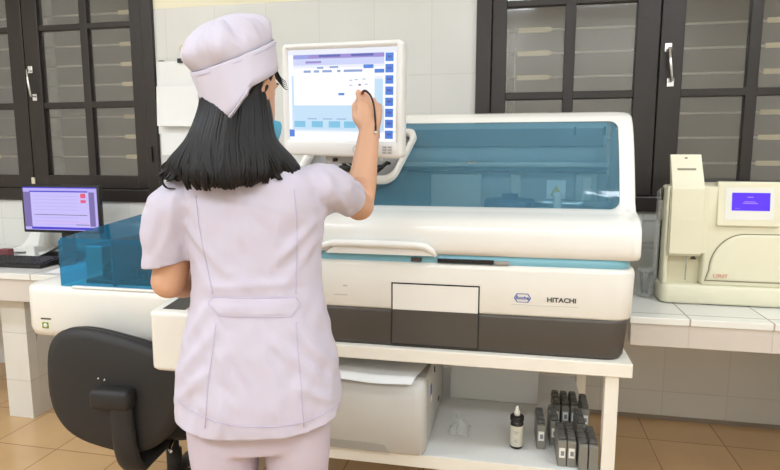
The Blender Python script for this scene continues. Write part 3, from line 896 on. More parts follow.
# body with the sampling recess cut out of its front left
RX0, RX1, RZ0, RZ1 = .572, .692, .868, .985
g = G()
tz = 1.228
g.box((DX0 + .004, DY + .06, CZ + .072), (DX1 - .004, 2.47, tz), .012, seg=3); g.box((.66, 2.44, CZ + .072), (DX1 - .012, 2.815, tz - .004), .016, seg=3)
g.box((DX0 + .004, DY + .012, CZ + .072), (RX0, DY + .10, tz - .002), .006, seg=3)
g.box((RX1, DY + .012, CZ + .072), (DX1 - .004, DY + .10, tz - .002), .012, seg=3)
g.box((RX0 - .01, DY + .012, RZ1 - .01), (RX1 + .01, DY + .10, tz - .002), .002)
body2 = obj('housing', g, M['cream'], d)
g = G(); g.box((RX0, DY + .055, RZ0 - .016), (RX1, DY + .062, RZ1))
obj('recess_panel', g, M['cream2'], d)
g = G()
g.tube([(.642, DY + .035, RZ1 - .005), (.642, DY + .035, RZ0 + .0)], .0022, 6); g.tube([(.642, DY + .035, RZ1), (.642, DY + .035, RZ1 - .025)], .006, 8)
obj('sample_needle', g, M['steel'], d)
g = G(); g.prism([(.660, .945), (.682, .945), (.671, .966)], 'Y', DY + .0525, DY + .055)
obj('warning_mark', g, M['dark'], d)
# front flap rising above the housing
g = G()
side = [(DY + .010, .964), (DY - .008, .975), (DY - .006, 1.10), (DY + .002, 1.215), (DY + .010, 1.234), (DY + .062, 1.342), (DY + .075, 1.342), (DY + .040, 1.228), (DY + .03, .964)]
def flap(e0, e1):
    a = [Vector((.570 + e0, y, z)) for y, z in side]; b = [Vector((.680 - e0 - (.004 if z > 1.3 else 0), y, z)) for y, z in side]
    return a, b
a, b = flap(0, 0)
g.loft([a, b], smooth=False)
fl = obj('sampling_flap', g, M['cream'], d)
g = G()
def onflap(x, t):   # along the sloping upper part
    return Vector((x, DY + .010 + .052 * t - .0012, 1.234 + .108 * t))
p4 = [onflap(.59, .46), onflap(.655, .46), onflap(.655, .53), onflap(.59, .53)]
g.add(p4, [[0, 1, 2, 3]], 0, False)
obj('flap_notch', G().box((.618, DY + .054, 1.325), (.628, DY + .058, 1.332), .001), M['creamdark'], fl)
obj('flap_slot', g, M['creamdark'], fl)
# curved front panel outlined by a groove
def arch(e):
    o = [(.702 + e, .872 + e)]
    for k in range(13):
        a = PI - k / 12 * PI / 2
        o.append((.83 + (.117 - e) * math.cos(a), .915 + (.138 - e) * math.sin(a) + .0))
    o += [(1.20 - e, 1.056 - e), (1.20 - e, .872 + e)]
    return o
g = G()
g.prism(arch(0), 'Y', DY + .0095, DY + .013)
obj('panel_groove', g, M['creamdark'], d)
g = G()
aa, bb, cc_ = arch(.003), arch(.0045), arch(.012)
g.loft([[Vector((x, DY + .012, z)) for x, z in aa], [Vector((x, DY + .006, z)) for x, z in bb], [Vector((x, DY + .004, z)) for x, z in cc_]])
obj('front_panel', g, M['cream'], d)
g = G()
vs, fs = text_geo('URIT', .019, .0003, .0004, 1.3)
g.add(vs, fs, 0, False, Matrix.Translation((.754, DY + .0005, .893)) @ STANDUP)
obj('maker_lettering', g, M['red'], d)
# tilted display housing
g = G()
bx0, bx1 = .728, .935
g.prism([(DY + .010, 1.08), (DY - .004, 1.083), (DY + .012, 1.238), (DY + .022, 1.244), (DY + .06, 1.238), (DY + .06, 1.08)], 'X', bx0, bx1, 0, .003)
db = obj('display_housing', g, M['cream'], d)
def ond(x, z, o=.0): return Vector((x, DY - .004 + (z - 1.083) / .155 * .016 - o, z))
g = G()
g.add([ond(.752, 1.106, .0008), ond(.914, 1.106, .0008), ond(.914, 1.222, .0008), ond(.752, 1.222, .0008)], [[0, 1, 2, 3]], 0, False)
obj('display_bezel', g, M['label'], db)
g = G()
def q(x0, z0, x1, z1, mi, o): g.add([ond(x0, z0, o), ond(x1, z0, o), ond(x1, z1, o), ond(x0, z1, o)], [[0, 1, 2, 3]], mi, False)
q(.774, 1.139, .900, 1.204, 0, .0016)
q(.825, 1.186, .845, 1.190, 1, .0022); q(.81, 1.164, .86, 1.168, 1, .0022); q(.815, 1.170, .852, 1.173, 1, .0022); q(.785, 1.147, .80, 1.1485, 1, .0022)
obj('display', g, [glow('display_violet', (84, 16, 250), 1.0), glow('display_text', (170, 130, 255), .9)], db)
# grey see-through side shield at the left of the device
g = G()
g.prism([(DY + .06, CZ + .09), (2.46, CZ + .09), (2.46, 1.20), (DY + .05, 1.215)], 'X', DX0 - .014, DX0 - .010)
obj('side_shield', g, M['clearplastic'], d)
g = G(); g.box((DX0 - .012, DY + .07, 1.09), (DX0 + .01, DY + .10, 1.17), .003)
obj('shield_bracket', g, M['printerdark'], d)

# clear plastic jars beside it
def jar(x, y, r, h, z=CZ, lab='', lidc=True, swabs=False):
    j = thing('plastic_jar', (x, y, z), lab, 'jar', 'clear plastic jars between the two analysers')
    g = G()
    g.lathe([(r * .9, z + .001), (r, z + .006), (r, z + h * .86), (r * .93, z + h * .90)], (x, y, 0), 24)
    obj('jar_body', g, M['clearplastic'], j)
    obj('jar_lid', G().lathe([(r * 1.0, z + h * .90), (r * 1.02, z + h * .91), (r * 1.02, z + h * .985), (r * .95, z + h), (.002, z + h)], (x, y, 0), 24), M['clearplastic'], j)
    if swabs:
        g = G()
        for k in range(5):
            a = k * 1.3
            g.tube([(x + .01 * math.cos(a), y + .01 * math.sin(a), z + .012), (x + .02 * math.cos(a), y + .02 * math.sin(a), z + h * .86)], .0042, 6)
        obj('dark_stick', g, M['black'], j)
    return j
jar(.515, 2.47, .034, .115, lab='clear plastic jar with dark sticks inside, nearest the cream device', swabs=True)
jar(.575, 2.66, .042, .19, lab='tall clear plastic jar standing behind the jar with dark sticks')
jar(.60, 2.80, .042, .30, lab='tallest clear plastic canister at the back near the window frame')

# ------------------------------------------------------------------ left desk
m_ = thing('desktop_monitor', (-2.43, 2.77, CZ), 'thin black desktop monitor with a lavender screen on the left counter', 'monitor', rotz=R(1))
g = G(); mw = .243; z0, z1 = .135, .400
g.box((-mw, 0, z0), (mw, .028, z1), .006, seg=3); g.box((-.12, .02, z0 + .04), (.12, .05, z1 - .05), .01)
obj('casing', g, M['black'], m_)
g = G()
def q2(u0, v0, u1, v1, mi, o):
    X = lambda u: -mw + .014 + u * (2 * mw - .028); Z = lambda v: z1 - .014 - v * (z1 - z0 - .030)
    y = -.0006 - o
    g.add([(X(u0), y, Z(v1)), (X(u1), y, Z(v1)), (X(u1), y, Z(v0)), (X(u0), y, Z(v0))], [[0, 1, 2, 3]], mi, False)
q2(0, 0, 1, 1, 0, 0); q2(.10, .10, .89, .93, 1, .0003); q2(0, 0, 1, .025, 2, .0003); q2(.09, .085, .88, .115, 2, .0004); q2(.09, .93, 1, .985, 2, .0004); q2(.06, .955, .97, 1, 3, .0002)
q2(.0, .11, .10, .93, 4, .0003); q2(.89, .11, .965, .90, 4, .0003)
q2(.14, .635, .86, .648, 5, .0006); q2(.78, .14, .85, .245, 6, .0006); q2(.78, .29, .85, .36, 6, .0006); q2(.78, .25, .85, .28, 7, .0006)
for v in (.2, .28, .36, .44, .52, .7, .78, .86): q2(.14, v, .74, v + .012, 3, .0005)
q2(.70, .86, .88, .875, 5, .0006); q2(.14, .8, .86, .83, 7, .00045)
obj('screen', g, [glow('desk_screen_lavender', (190, 178, 250), .9), glow('desk_screen_pale', (200, 190, 252), .95), glow('desk_screen_blue', (52, 40, 215), .9), glow('desk_screen_lilac', (186, 174, 246), .9),
                  glow('desk_screen_grey', (120, 104, 176), .9), glow('desk_screen_line', (70, 60, 120), .9), glow('desk_screen_red', (236, 82, 130), .9), glow('desk_screen_pink', (214, 186, 250), .9)], m_)
g = G(); g.box((-.035, .03, .012), (.035, .06, .2), .008); 
obj('stand_neck', g, M['black'], m_)
g = G(); g.prism(rrect(-.12, -.06, .12, .12, .03, 6), 'Z', 0.001, .014, 0, .003)
obj('stand_foot', g, M['black'], m_)

k = thing('keyboard', (-2.52, 2.52, CZ), 'black computer keyboard on the left counter in front of the monitor', 'keyboard', rotz=R(2))
g = G(); g.prism([(-.075, .001), (.075, .001), (.075, .034), (-.075, .020)], 'X', -.225, .225, 0, .003)
obj('key_bed', g, M['black'], k)
g = G()
for r_ in range(6):
    y = -.064 + r_ * .0225
    z = .020 + (y + .075) / .15 * .014
    n = 20
    for c_ in range(n):
        if r_ == 0 and 4 < c_ < 11:
            if c_ > 5: continue
            g.box((-.215 + c_ * .0215, y, z - .002), (-.215 + (c_ + 6) * .0215 - .003, y + .018, z + .006), .002); continue
        g.box((-.215 + c_ * .0215, y, z - .002), (-.215 + c_ * .0215 + .0185, y + .018, z + .006), .002)
obj('keys', g, M['keys'], k)

ms = thing('computer_mouse', (-2.245, 2.58, CZ), 'dark computer mouse beside the keyboard', 'mouse')
obj('shell', G().loft([ring(-2.245, 2.58, CZ + z, a, b, 24) for z, a, b in ((.001, .026, .048), (.008, .031, .054), (.02, .028, .050), (.031, .018, .034), (.034, .004, .01))]), M['chairplastic'], ms)
def sheet(name, x, y, w, h, rz, z, lab, curl=0.0, m='paper', grp=None):
    g = G(); n = 8; vs = []
    for i in range(n + 1):
        for j in range(n + 1):
            u, v = i / n - .5, j / n - .5
            vs.append(Vector((u * w, v * h, .0015 + curl * max(0, u + v) ** 2 + .0008 * math.sin(9 * u + 4 * v) + .0008)))
    fs = [[i * (n + 1) + j, (i + 1) * (n + 1) + j, (i + 1) * (n + 1) + j + 1, i * (n + 1) + j + 1] for i in range(n) for j in range(n)]
    g.add(vs, fs); g.add([v - Vector((0, 0, .001)) for v in vs], [f[::-1] for f in fs])
    o = obj(name, g, M[m]); o.location = (x, y, z); o.rotation_euler = (0, 0, R(rz))
    return tag(o, lab, 'paper', grp)
sheet('paper_sheet', -2.13, 2.47, .15, .21, 12, CZ, 'white paper sheet on the left counter between keyboard and blue cover', .05)
sheet('paper_sheet', -2.62, 2.78, .21, .29, -20, CZ, 'white paper sheet lying flat behind the keyboard', .1)
sheet('paper_sheet', -2.80, 2.90, .16, .20, 25, CZ + .012, 'curled paper sheet at the back of the counter by the wall', .35)
b = thing('small_carton', (-2.565, 2.70, CZ + .012), 'small white carton behind the keyboard', 'carton')
obj('carton_body', G().box((-2.60, 2.69, CZ + .012), (-2.545, 2.72, CZ + .068), .002), M['label'], b)
b = thing('ink_pad', (-2.70, 2.66, CZ + .004), 'small dark red box at the left picture edge behind the keyboard', 'box')
obj('pad_case', G().box((-2.735, 2.65, CZ + .012), (-2.675, 2.69, CZ + .055), .004), mat('dull_red_plastic', (120, 60, 66), .5), b)
b = thing('cable_adapter', (-2.30, 2.70, CZ), 'black adapter block to the right below the desk monitor', 'adapter')
obj('adapter_case', G().box((-2.33, 2.655, CZ + .001), (-2.245, 2.70, CZ + .052), .008, seg=3), M['chairplastic'], b)

# ------------------------------------------------------------------ papers hung on the wall, hook
def hung(name, x0, z0, x1, z1, y, lab, skew=0.0, fold=None):
    r = thing(name, ((x0 + x1) / 2, y, z0), lab, 'paper', None)
    g = G(); n = 8; vs = []
    for i in range(n + 1):
        for j in range(n + 1):
            u, v = i / n, j / n
            bul = .012 * math.sin(PI * u) * (1 - v) + .01 * (1 - v) + (.014 * u * (1 - v))
            vs.append(Vector((x0 + u * (x1 - x0) + skew * (1 - v), y - .003 - bul, z0 + v * (z1 - z0) - .006 * u)))
    fs = [[i * (n + 1) + j, (i + 1) * (n + 1) + j, (i + 1) * (n + 1) + j + 1, i * (n + 1) + j + 1] for i in range(n) for j in range(n)]
    g.add(vs, fs); g.add([v + Vector((0, .0015, 0)) for v in vs], [f[::-1] for f in fs])
    obj('sheet', g, M['paper'], r)
    return r
h1 = hung('hanging_paper', -2.005, 1.46, -1.80, 1.86, WY - .004, 'sheaf of white papers clipped on the wall tiles beside the left window')
h2 = hung('hanging_paper', -1.965, 1.34, -1.66, 1.855, WY - .048, 'front hanging white paper sheet held by a black clip, partly behind the cap', .0)
for h, xs_ in ((h1, (-1.968,)), (h2, (-1.826,))):
    for x in xs_:
        obj('binder_clip', G().box((x - .014, (WY - .022 if h is h1 else WY - .066), 1.842), (x + .014, (WY - .002 if h is h1 else WY - .044), 1.866), .003), M['black'], h)
h3 = hung('hanging_paper', -1.955, 1.50, -1.70, 1.715, WY - .092, 'short blank sheet hung in front of the other wall papers', .0)
tag(obj('wall_hook', G().lathe([(.012, 0), (.014, .004), (.014, .012), (.006, .016), (.006, .03), (.011, .034), (.011, .042), (.003, .045)], (0, 0, 0), 16, 0, Matrix.Translation((-1.823, WY, 1.924)) @ Matrix.Rotation(PI / 2, 4, 'X') @ Matrix.Diagonal((1, 1.5, 1, 1))), M['cream2'], None, off=(-1.823, WY, 1.924)),
    'small beige hook on the white wall above the hanging papers', 'hook')

# ------------------------------------------------------------------ office chair
ch = thing('office_chair', (-1.235, 1.885, 0), 'black swivel office chair with padded backrest, pushed under the sampler', 'chair', rotz=R(3))
BY = -0.30; bc = Vector((-.03, BY, .585)); TB = Matrix.Translation(bc) @ Matrix.Rotation(R(12), 4, 'Y') @ Matrix.Rotation(R(-2), 4, 'X') @ Matrix.Scale(1.27, 4)
def back_out(sc, y, dz=0):
    o = []
    for k in range(56):
        a = 2 * PI * k / 56
        cx_, cz_ = math.cos(a), math.sin(a)
        e = 2 / 2.9
        x = .190 * math.copysign(abs(cx_) ** e, cx_); z = .150 * math.copysign(abs(cz_) ** e, cz_)
        x *= 1 + .18 * (z / .15) - .07 * max(0, z / .15 - .4)
        o.append(Vector((x * sc, y + .35 * x * x * sc * sc, z * sc + dz)))
    return o
g = G()
g.loft([back_out(.02, -.018), back_out(.5, -.018), back_out(.85, -.016), back_out(.95, -.012), back_out(1.0, 0), back_out(1.0, .008)], T=TB)
obj('back_shell', g, M['chairplastic'], ch)
g = G()
g.loft([back_out(.985, .006), back_out(1.0, .014), back_out(.98, .030), back_out(.9, .038), back_out(.5, .042), back_out(.02, .042)], T=TB)
obj('backrest', g, M['fabric_black'], ch)
for x in (-.040, -.023): obj('screw', G().lathe([(.003, 0), (.003, .002)], (0, 0, 0), 10, 0, TB @ Matrix.Translation((x + .01, -.0185, .036)) @ Matrix.Rotation(PI / 2, 4, 'X')), M['steel'], ch)
g = G()
g.box((-.066, BY - .070, .553), (.070, BY - .012, .617), .016, seg=3)
obj('back_bracket', g, M['chairplastic'], ch)
g = G()
pl = spline([Vector(p) for p in [(.026, BY - .040, .58), (.030, BY - .042, .48), (.034, BY - .040, .42), (.034, BY - .020, .36), (.02, BY + .03, .325), (.01, BY + .10, .318), (0, BY + .30, .318)]], 30)
g.tube(pl, [.040] * len(pl), 12, flat=.55, up=(0, 1, 0))
obj('back_bar', g, M['chairplastic'], ch)
g = G()
def seat_r(e, z, r=.08): return [Vector((x, y, z)) for x, y in rrect(-.225 + e, -.20 + e, .225 - e, .22 - e, r, 8)]
g.loft([seat_r(.012, .385), seat_r(0, .395), seat_r(0, .43), seat_r(.012, .455), seat_r(.05, .465)])
obj('seat', g, M['fabric_black'], ch)
obj('seat_pan', G().loft([seat_r(.10, .330, .05), seat_r(.03, .372), seat_r(.02, .386)]), M['chairplastic'], ch)
g = G(); g.tube([(.06, -.10, .345), (.10, -.20, .350), (.125, -.235, .362)], .006, 8)
obj('lever', g, M['chrome'], ch)
obj('gas_column', G().lathe([(.028, .12), (.028, .24), (.019, .242), (.019, .335)], (0, 0, 0), 20), M['chairplastic'], ch)
for k in range(5):
    a = 2 * PI * k / 5 + R(36)
    T = Matrix.Rotation(a, 4, 'Z')
    lg = obj('leg', G().tube([(.02, 0, .125), (.15, 0, .105), (.27, 0, .075)], [.028, .022, .016], 10, T=T), M['chairplastic'], ch)
    g = G()
    for s in (-.014, .014):
        g.lathe([(.024, -.008), (.027, -.004), (.027, .004), (.024, .008)], (0, 0, 0), 16, 0, T @ Matrix.Translation((.275, s, .027)) @ Matrix.Rotation(PI / 2, 4, 'X'))
    g.tube([(.27, 0, .075), (.275, 0, .027)], .008, 8, T=T)
    g.tube([T @ Vector((.275, -.02, .027)), T @ Vector((.275, .02, .027))], .006, 8)
    obj('caster', g, M['black'], lg)

# ------------------------------------------------------------------ the person (x = her right as seen from behind, y = forward, z = up)
PO = Vector((-0.555, 1.191, 0)); PR = R(18)
PM = Matrix.Translation(PO) @ Matrix.Rotation(PR, 4, 'Z'); PI_ = PM.inverted()
HC = Vector((-.030, .02, 1.466))
TH = Matrix.Translation(HC) @ Matrix.Rotation(R(-30), 4, 'Z') @ Matrix.Rotation(R(-2), 4, 'X')
EL, WL = Vector((-.190, .012, 1.066)), Vector((-.160, .215, 1.01))
SLs = Vector((-.148, .0, 1.268))
ER, WR = Vector((.238, .188, 1.213)), Vector((.270, .272, 1.398))
SRs = Vector((.150, .01, 1.272))

g = G()
g.loft([ring(0, 0, .72, .14, .085), ring(0, 0, .86, .155, .10), ring(0, 0, 1.02, .122, .082), ring(0, .01, 1.16, .128, .09), ring(0, .005, 1.25, .14, .075), ring(-.005, 0, 1.29, .10, .06), ring(-.012, 0, 1.325, .06, .055)])
g.tube([(-.015, -.005, 1.28), (-.028, 0, 1.36), (-.035, .01, 1.43)], [.056, .052, .054], 20)
HP = [(-.115, .020, .05, .080), (-.104, .040, .0, .087), (-.078, .056, -.035, .089), (-.04, .065, -.062, .093), (0, .071, -.085, .090), (.04, .074, -.092, .092), (.075, .068, -.085, .080), (.10, .048, -.06, .055), (.113, .018, -.025, .02)]
g.loft([ring(0, (a + b) / 2, z, w, (b - a) / 2) for z, w, a, b in HP], T=TH)
g.tube([(0, .085, .03), (0, .098, .005), (0, .108, -.014), (0, .097, -.024)], [.008, .009, .012, .009], 12, T=TH)
g.ball((-.010, .097, -.020), .008, 10, T=TH); g.ball((.010, .097, -.020), .008, 10, T=TH)
g.ball((0, .088, -.05), (.02, .009, .006), 12, T=TH); g.ball((0, .086, -.06), (.018, .009, .006), 12, T=TH)
for s in (-1, 1):
    g.tube([(s * .012, .088, .030), (s * .03, .086, .034), (s * .05, .072, .028)], [.006, .007, .005], 8, T=TH)
    g.tube([(s * .073 + s * .006 * math.sin(a), -.006 + .015 * math.cos(a), .002 + .028 * math.sin(a + .3)) for a in [i * PI / 7 - 1.2 for i in range(12)]], .0055, 8, T=TH)
    g.ball((s * .073, -.002, .0), (.005, .013, .022), 12, T=TH)
# arms
g.tube([SLs, SLs.lerp(EL, .5), EL, EL.lerp(WL, .35), EL.lerp(WL, .75), WL], [.038, .040, .039, .037, .028, .025], 20)
g.ball(EL, .0395, 16)
g.tube([SRs + Vector((-.01, .01, -.012)), SRs.lerp(ER, .5), ER, ER.lerp(WR, .3), ER.lerp(WR, .7), WR, WR + Vector((.002, .012, .02))], [.038, .037, .0385, .0375, .0315, .0275, .027], 20)
g.ball(ER, .0385, 16)
# right hand: back of the hand towards the camera, finger and thumb pinched on a stylus
hs = Vector((0, -.018, 0))
def V(*a): return Vector(a) + hs
def palm(pts, w, t):
    rings = []
    for (c_, ww, tt, ax) in pts:
        ax = Vector(ax).normalized()
        nn = Vector((0, 1, -.35)); nn = (nn - ax * nn.dot(ax)).normalized()
        rings.append([Vector(c_) + hs + ax * (ww * math.cos(2 * PI * k / 20)) + nn * (tt * math.sin(2 * PI * k / 20)) for k in range(20)])
    g.loft(rings)
palm([((.270, .288, 1.392), .026, .021, (1, 0, 0)), ((.271, .300, 1.415), .030, .020, (1, 0, -.05)), ((.273, .314, 1.442), .035, .019, (1, 0, -.12)), ((.274, .326, 1.466), .037, .017, (1, 0, -.22)), ((.274, .333, 1.480), .033, .013, (1, 0, -.3))], 0, 0)
FR = {'index': [V(.251, .330, 1.482), V(.246, .358, 1.508), V(.250, .383, 1.509), V(.254, .401, 1.503)],
      'middle': [V(.268, .332, 1.480), V(.266, .362, 1.503), V(.264, .382, 1.497), V(.261, .394, 1.486)],
      'ring': [V(.286, .328, 1.472), V(.287, .355, 1.488), V(.282, .366, 1.470), V(.275, .360, 1.452)],
      'little': [V(.301, .320, 1.460), V(.303, .342, 1.472), V(.298, .350, 1.454), V(.292, .345, 1.438)]}
for nme, ps in FR.items():
    r0 = {'index': .0092, 'middle': .0095, 'ring': .009, 'little': .008}[nme]
    base = ps[0].lerp(V(.271, .305, 1.42), .35)
    g.tube([base] + ps, [r0, r0 * 1.08, r0 * 1.02, r0 * .92, r0 * .72], 12)
    g.ball(ps[-1], r0 * .74, 10); g.ball(ps[1], r0 * 1.04, 10); g.ball(ps[0], r0 * 1.1, 10)
TMB = [V(.255, .302, 1.412), V(.238, .322, 1.440), V(.237, .352, 1.472), V(.248, .380, 1.492)]
g.tube(TMB, [.014, .0125, .0105, .0078], 12); g.ball(TMB[-1], .008, 10)
# left hand, hanging ahead in front of her, lightly curled
dL = (WL - EL).normalized(); sd = Vector((1, 0, 0)); sd = (sd - dL * sd.dot(dL)).normalized(); upv = sd.cross(dL)
rings = []
for t, ww, tt in ((0, .025, .021), (.03, .03, .018), (.06, .037, .016), (.085, .036, .012)):
    rings.append([WL + dL * t + sd * (ww * math.cos(2 * PI * k / 20)) + upv * (tt * math.sin(2 * PI * k / 20)) for k in range(20)])
g.loft(rings)
for k, (o_, L_, r0) in enumerate(((.028, .068, .0088), (.009, .076, .0092), (-.010, .070, .0088), (-.028, .056, .0078))):
    b0 = WL + dL * .078 + sd * o_
    p1 = b0 + dL * L_ * .45 - upv * L_ * .12; p2 = p1 + dL * L_ * .28 - upv * L_ * .26; p3 = p2 + dL * L_ * .08 - upv * L_ * .26
    g.tube([b0 - dL * .02, b0, p1, p2, p3], [r0, r0 * 1.05, r0, r0 * .9, r0 * .7], 12); g.ball(p3, r0 * .72, 10)
b0 = WL + dL * .02 + sd * .026
g.tube([b0, b0 + dL * .03 + sd * .016 - upv * .008, b0 + dL * .058 + sd * .018 - upv * .02, b0 + dL * .078 + sd * .012 - upv * .03], [.013, .012, .0105, .0078], 12)
# legs and feet
for s in (-1, 1):
    g.tube([(s * .075, 0, .80), (s * .078, .0, .66), (s * .078, .005, .46), (s * .078, -.005, .30), (s * .078, -.012, .10), (s * .078, -.012, .05)], [.072, .066, .048, .05, .034, .034], 20)
    g.tube([(s * .080, -.04, .045), (s * .082, .04, .05), (s * .085, .10, .04), (s * .088, .14, .034)], [.03, .034, .034, .022], 14, flat=.85)
me = fuse(g, .0048, 3, .5)
person = from_mesh('person', me, [M['skin']])
person.location = PO; person.rotation_euler = (0, 0, PR)
tag(person, 'person in a lavender-white tunic and cotton cap, seen from behind, touching the monitor', 'person')

for s in (-1, 1):
    e = obj('eye', G().ball((s * .031, .0735, .012), (.012, .0125, .0075), 16, T=TH), M['eye'], person)
    obj('iris', G().ball((s * .031, .0820, .012), (.0055, .005, .0055), 12, T=TH), M['iris'], e)
    obj('eyebrow', G().tube([(s * .014, .0945, .033), (s * .03, .093, .039), (s * .05, .079, .033)], [.002, .0028, .0015], 6, T=TH), M['hair'], person)
g = G()
mr = []
for z, w, f in ((-.050, .056, .112), (-.06, .060, .112), (-.075, .058, .110), (-.09, .052, .106), (-.108, .038, .100), (-.124, .02, .088)):
    rr = []
    for k in range(17):
        a = PI * k / 16
        rr.append(Vector(((w + .012) * math.cos(a), .0 + .02 + (f - .02) * math.sin(a) ** .8, z)))
    mr.append(rr)
g.loft(mr, cap=False, closed=False, T=TH)
for s in (-1, 1):
    g.tube([(s * .066, .02, -.02), (s * .075, .0, .01), (s * .079, -.012, .03)], .0018, 6, T=TH); g.tube([(s * .068, .02, -.075), (s * .076, -.005, -.045), (s * .078, -.018, -.01)], .0018, 6, T=TH)
obj('face_mask', g, M['mask'], person)
# finger nails on the right hand
g = G()
for nme in ('index',):
    g.ball(FR[nme][-1] + Vector((-.001, -.001, .0062)), (.004, .005, .0018), 8)
obj('fingernail', g, M['nail'], person)

# tunic
g = G()
TR = [(.70, .000, -.004, .189, .128, 2.4), (.775, .001, -.006, .188, .129, 2.4), (.84, .001, -.008, .182, .128, 2.3), (.93, .000, -.008, .166, .120, 2.2), (1.01, .001, -.004, .149, .106, 2.2), (1.06, .000, 0, .1445, .102, 2.2),
      (1.12, .0, .006, .1425, .104, 2.2), (1.18, .0, .008, .144, .107, 2.3), (1.235, -.001, .004, .150, .103, 2.4), (1.275, -.002, -.001, .146, .090, 2.5), (1.30, -.004, -.004, .125, .078, 2.4), (1.322, -.008, -.006, .090, .068, 2.2), (1.342, -.016, -.004, .066, .062, 2), (1.362, -.020, 0, .062, .060, 2)]
g.loft([ring(cx, cy, z, a, b, 64, p, .22 if z < .8 else .1 if z < .9 else 0) for z, cx, cy, a, b, p in TR])
slv = {}
def sleeve(pts, rad, flat=1.0):
    pts = [Vector(p) for p in pts]
    g.tube(pts, rad, 28, flat=flat)
    return pts[-2], (pts[-2] - pts[-3]).normalized(), rad[-2]
eL = sleeve([(-.085, 0, 1.258), (-.135, .0, 1.250), (-.166, .0, 1.222), (-.183, .0, 1.17), (-.1925, .004, 1.108), (-.199, .008, 1.06)], [.045, .060, .060, .055, .0485, .047])
eR = sleeve([(.085, 0, 1.262), (.135, .008, 1.262), (.167, .045, 1.262), (.187, .086, 1.250), (.206, .126, 1.236), (.228, .17, 1.220)], [.045, .057, .056, .052, .047, .047])
me = fuse(g, .0058, 5, .5)
bm = bmesh.new(); bm.from_mesh(me); bpy.data.meshes.remove(me)
def cut(bm, co, no, sel):
    vs = [v for v in bm.verts if sel(v.co)]
    es = [e for e in bm.edges if all(sel(v.co) for v in e.verts)]; fs = [f for f in bm.faces if all(sel(v.co) for v in f.verts)]
    bmesh.ops.bisect_plane(bm, geom=vs + es + fs, plane_co=co, plane_no=no, clear_outer=True)
cut(bm, Vector((0, 0, .793)), Vector((0, .26, -1)).normalized(), lambda c: c.z < .95)
nL = (eL[1] + Vector((.32, 0, 0))).normalized()
cut(bm, eL[0], nL, lambda c: c.x < -.10 and (c - eL[0]).length < .11 and c.z < eL[0].z + .06 and (c - eL[0]).dot(nL) > -.03 and (Vector((c.x, c.y, 0)) - Vector((eL[0].x, eL[0].y, 0))).length < .066)
cut(bm, eR[0], eR[1], lambda c: c.x > .12 and (c - eR[0]).length < .12 and (c - eR[0]).dot(eR[1]) > -.03)
cut(bm, Vector((-.02, 0, 1.352)), Vector((0, .1, 1)).normalized(), lambda c: c.z > 1.32)
# folds
FOLD = [(.135, 1.205, .04, 1.11, .010, .0045), (.14, 1.17, .07, 1.075, .012, .004), (-.135, 1.20, -.05, 1.10, .010, .0045), (-.14, 1.16, -.08, 1.07, .012, .0035),
        (.10, 1.035, .165, .93, .010, -.004), (.075, 1.0, .172, .875, .012, .0055), (.05, .955, .18, .83, .012, .0045), (.10, .86, .185, .80, .010, .004),
        (-.09, 1.03, -.155, .93, .010, .004), (-.07, .985, -.17, .87, .012, .0045), (-.09, .90, -.18, .815, .011, .004),
        (-.10, 1.045, .10, 1.045, .008, -.002), (-.09, 1.072, .10, 1.078, .010, .003), (.0, .985, .06, .86, .016, .003), (-.05, .98, -.02, .85, .016, -.002),
        (-.06, .84, -.07, .75, .012, .0035), (.05, .84, .065, .75, .012, .0035), (.12, .85, .135, .77, .012, -.003), (-.13, .86, -.14, .77, .012, -.003),
        (.16, 1.29, .21, 1.20, .010, .004), (.135, 1.25, .20, 1.18, .010, -.004), (-.15, 1.26, -.175, 1.17, .010, .004), (-.165, 1.22, -.21, 1.13, .010, -.003), (.0, 1.25, .0, 1.1, .02, .0015),
        (-.05, 1.24, -.02, 1.14, .012, -.002), (.06, 1.25, .05, 1.15, .012, .002)]
def segd(x, z, f):
    ax, az, bx, bz = f[:4]; dx, dz = bx - ax, bz - az
    t = max(0, min(1, ((x - ax) * dx + (z - az) * dz) / (dx * dx + dz * dz)))
    return math.hypot(x - ax - t * dx, z - az - t * dz), t
bm.normal_update()
mv = []
for v in bm.verts:
    c = v.co; d_ = 0
    for f in FOLD:
        d, t = segd(c.x, c.z, f)
        if d < f[4] * 3 and v.normal.y < .4:
            d_ += 1.5 * f[5] * math.exp(-(d / f[4]) ** 2) * (.35 + .65 * math.sin(PI * min(1, max(0, t * .9 + .08))))
    d_ += .0065 * noise.noise(Vector((c.x * 9 + c.z * 5, c.y * 9, c.z * 7))) + .0032 * noise.noise(Vector((c.x * 26 + 3, c.y * 26, c.z * 20 - c.x * 14))) + .0022 * noise.noise(Vector((c.x * 40 + c.z * 22, c.y * 30, c.z * 26)))
    w = .35 if c.z > 1.33 else 1.0
    mv.append((v, v.normal * d_ * w))
for v, o_ in mv: v.co += o_
for v in bm.verts: v.select = False
me = bpy.data.meshes.new('tunic'); bm.to_mesh(me)
bvh = BVHTree.FromBMesh(bm); bm.free()
tun = from_mesh('tunic', me, [M['cloth']], person)
so = tun.modifiers.new('thick', 'SOLIDIFY'); so.thickness = .0022; so.offset = -1

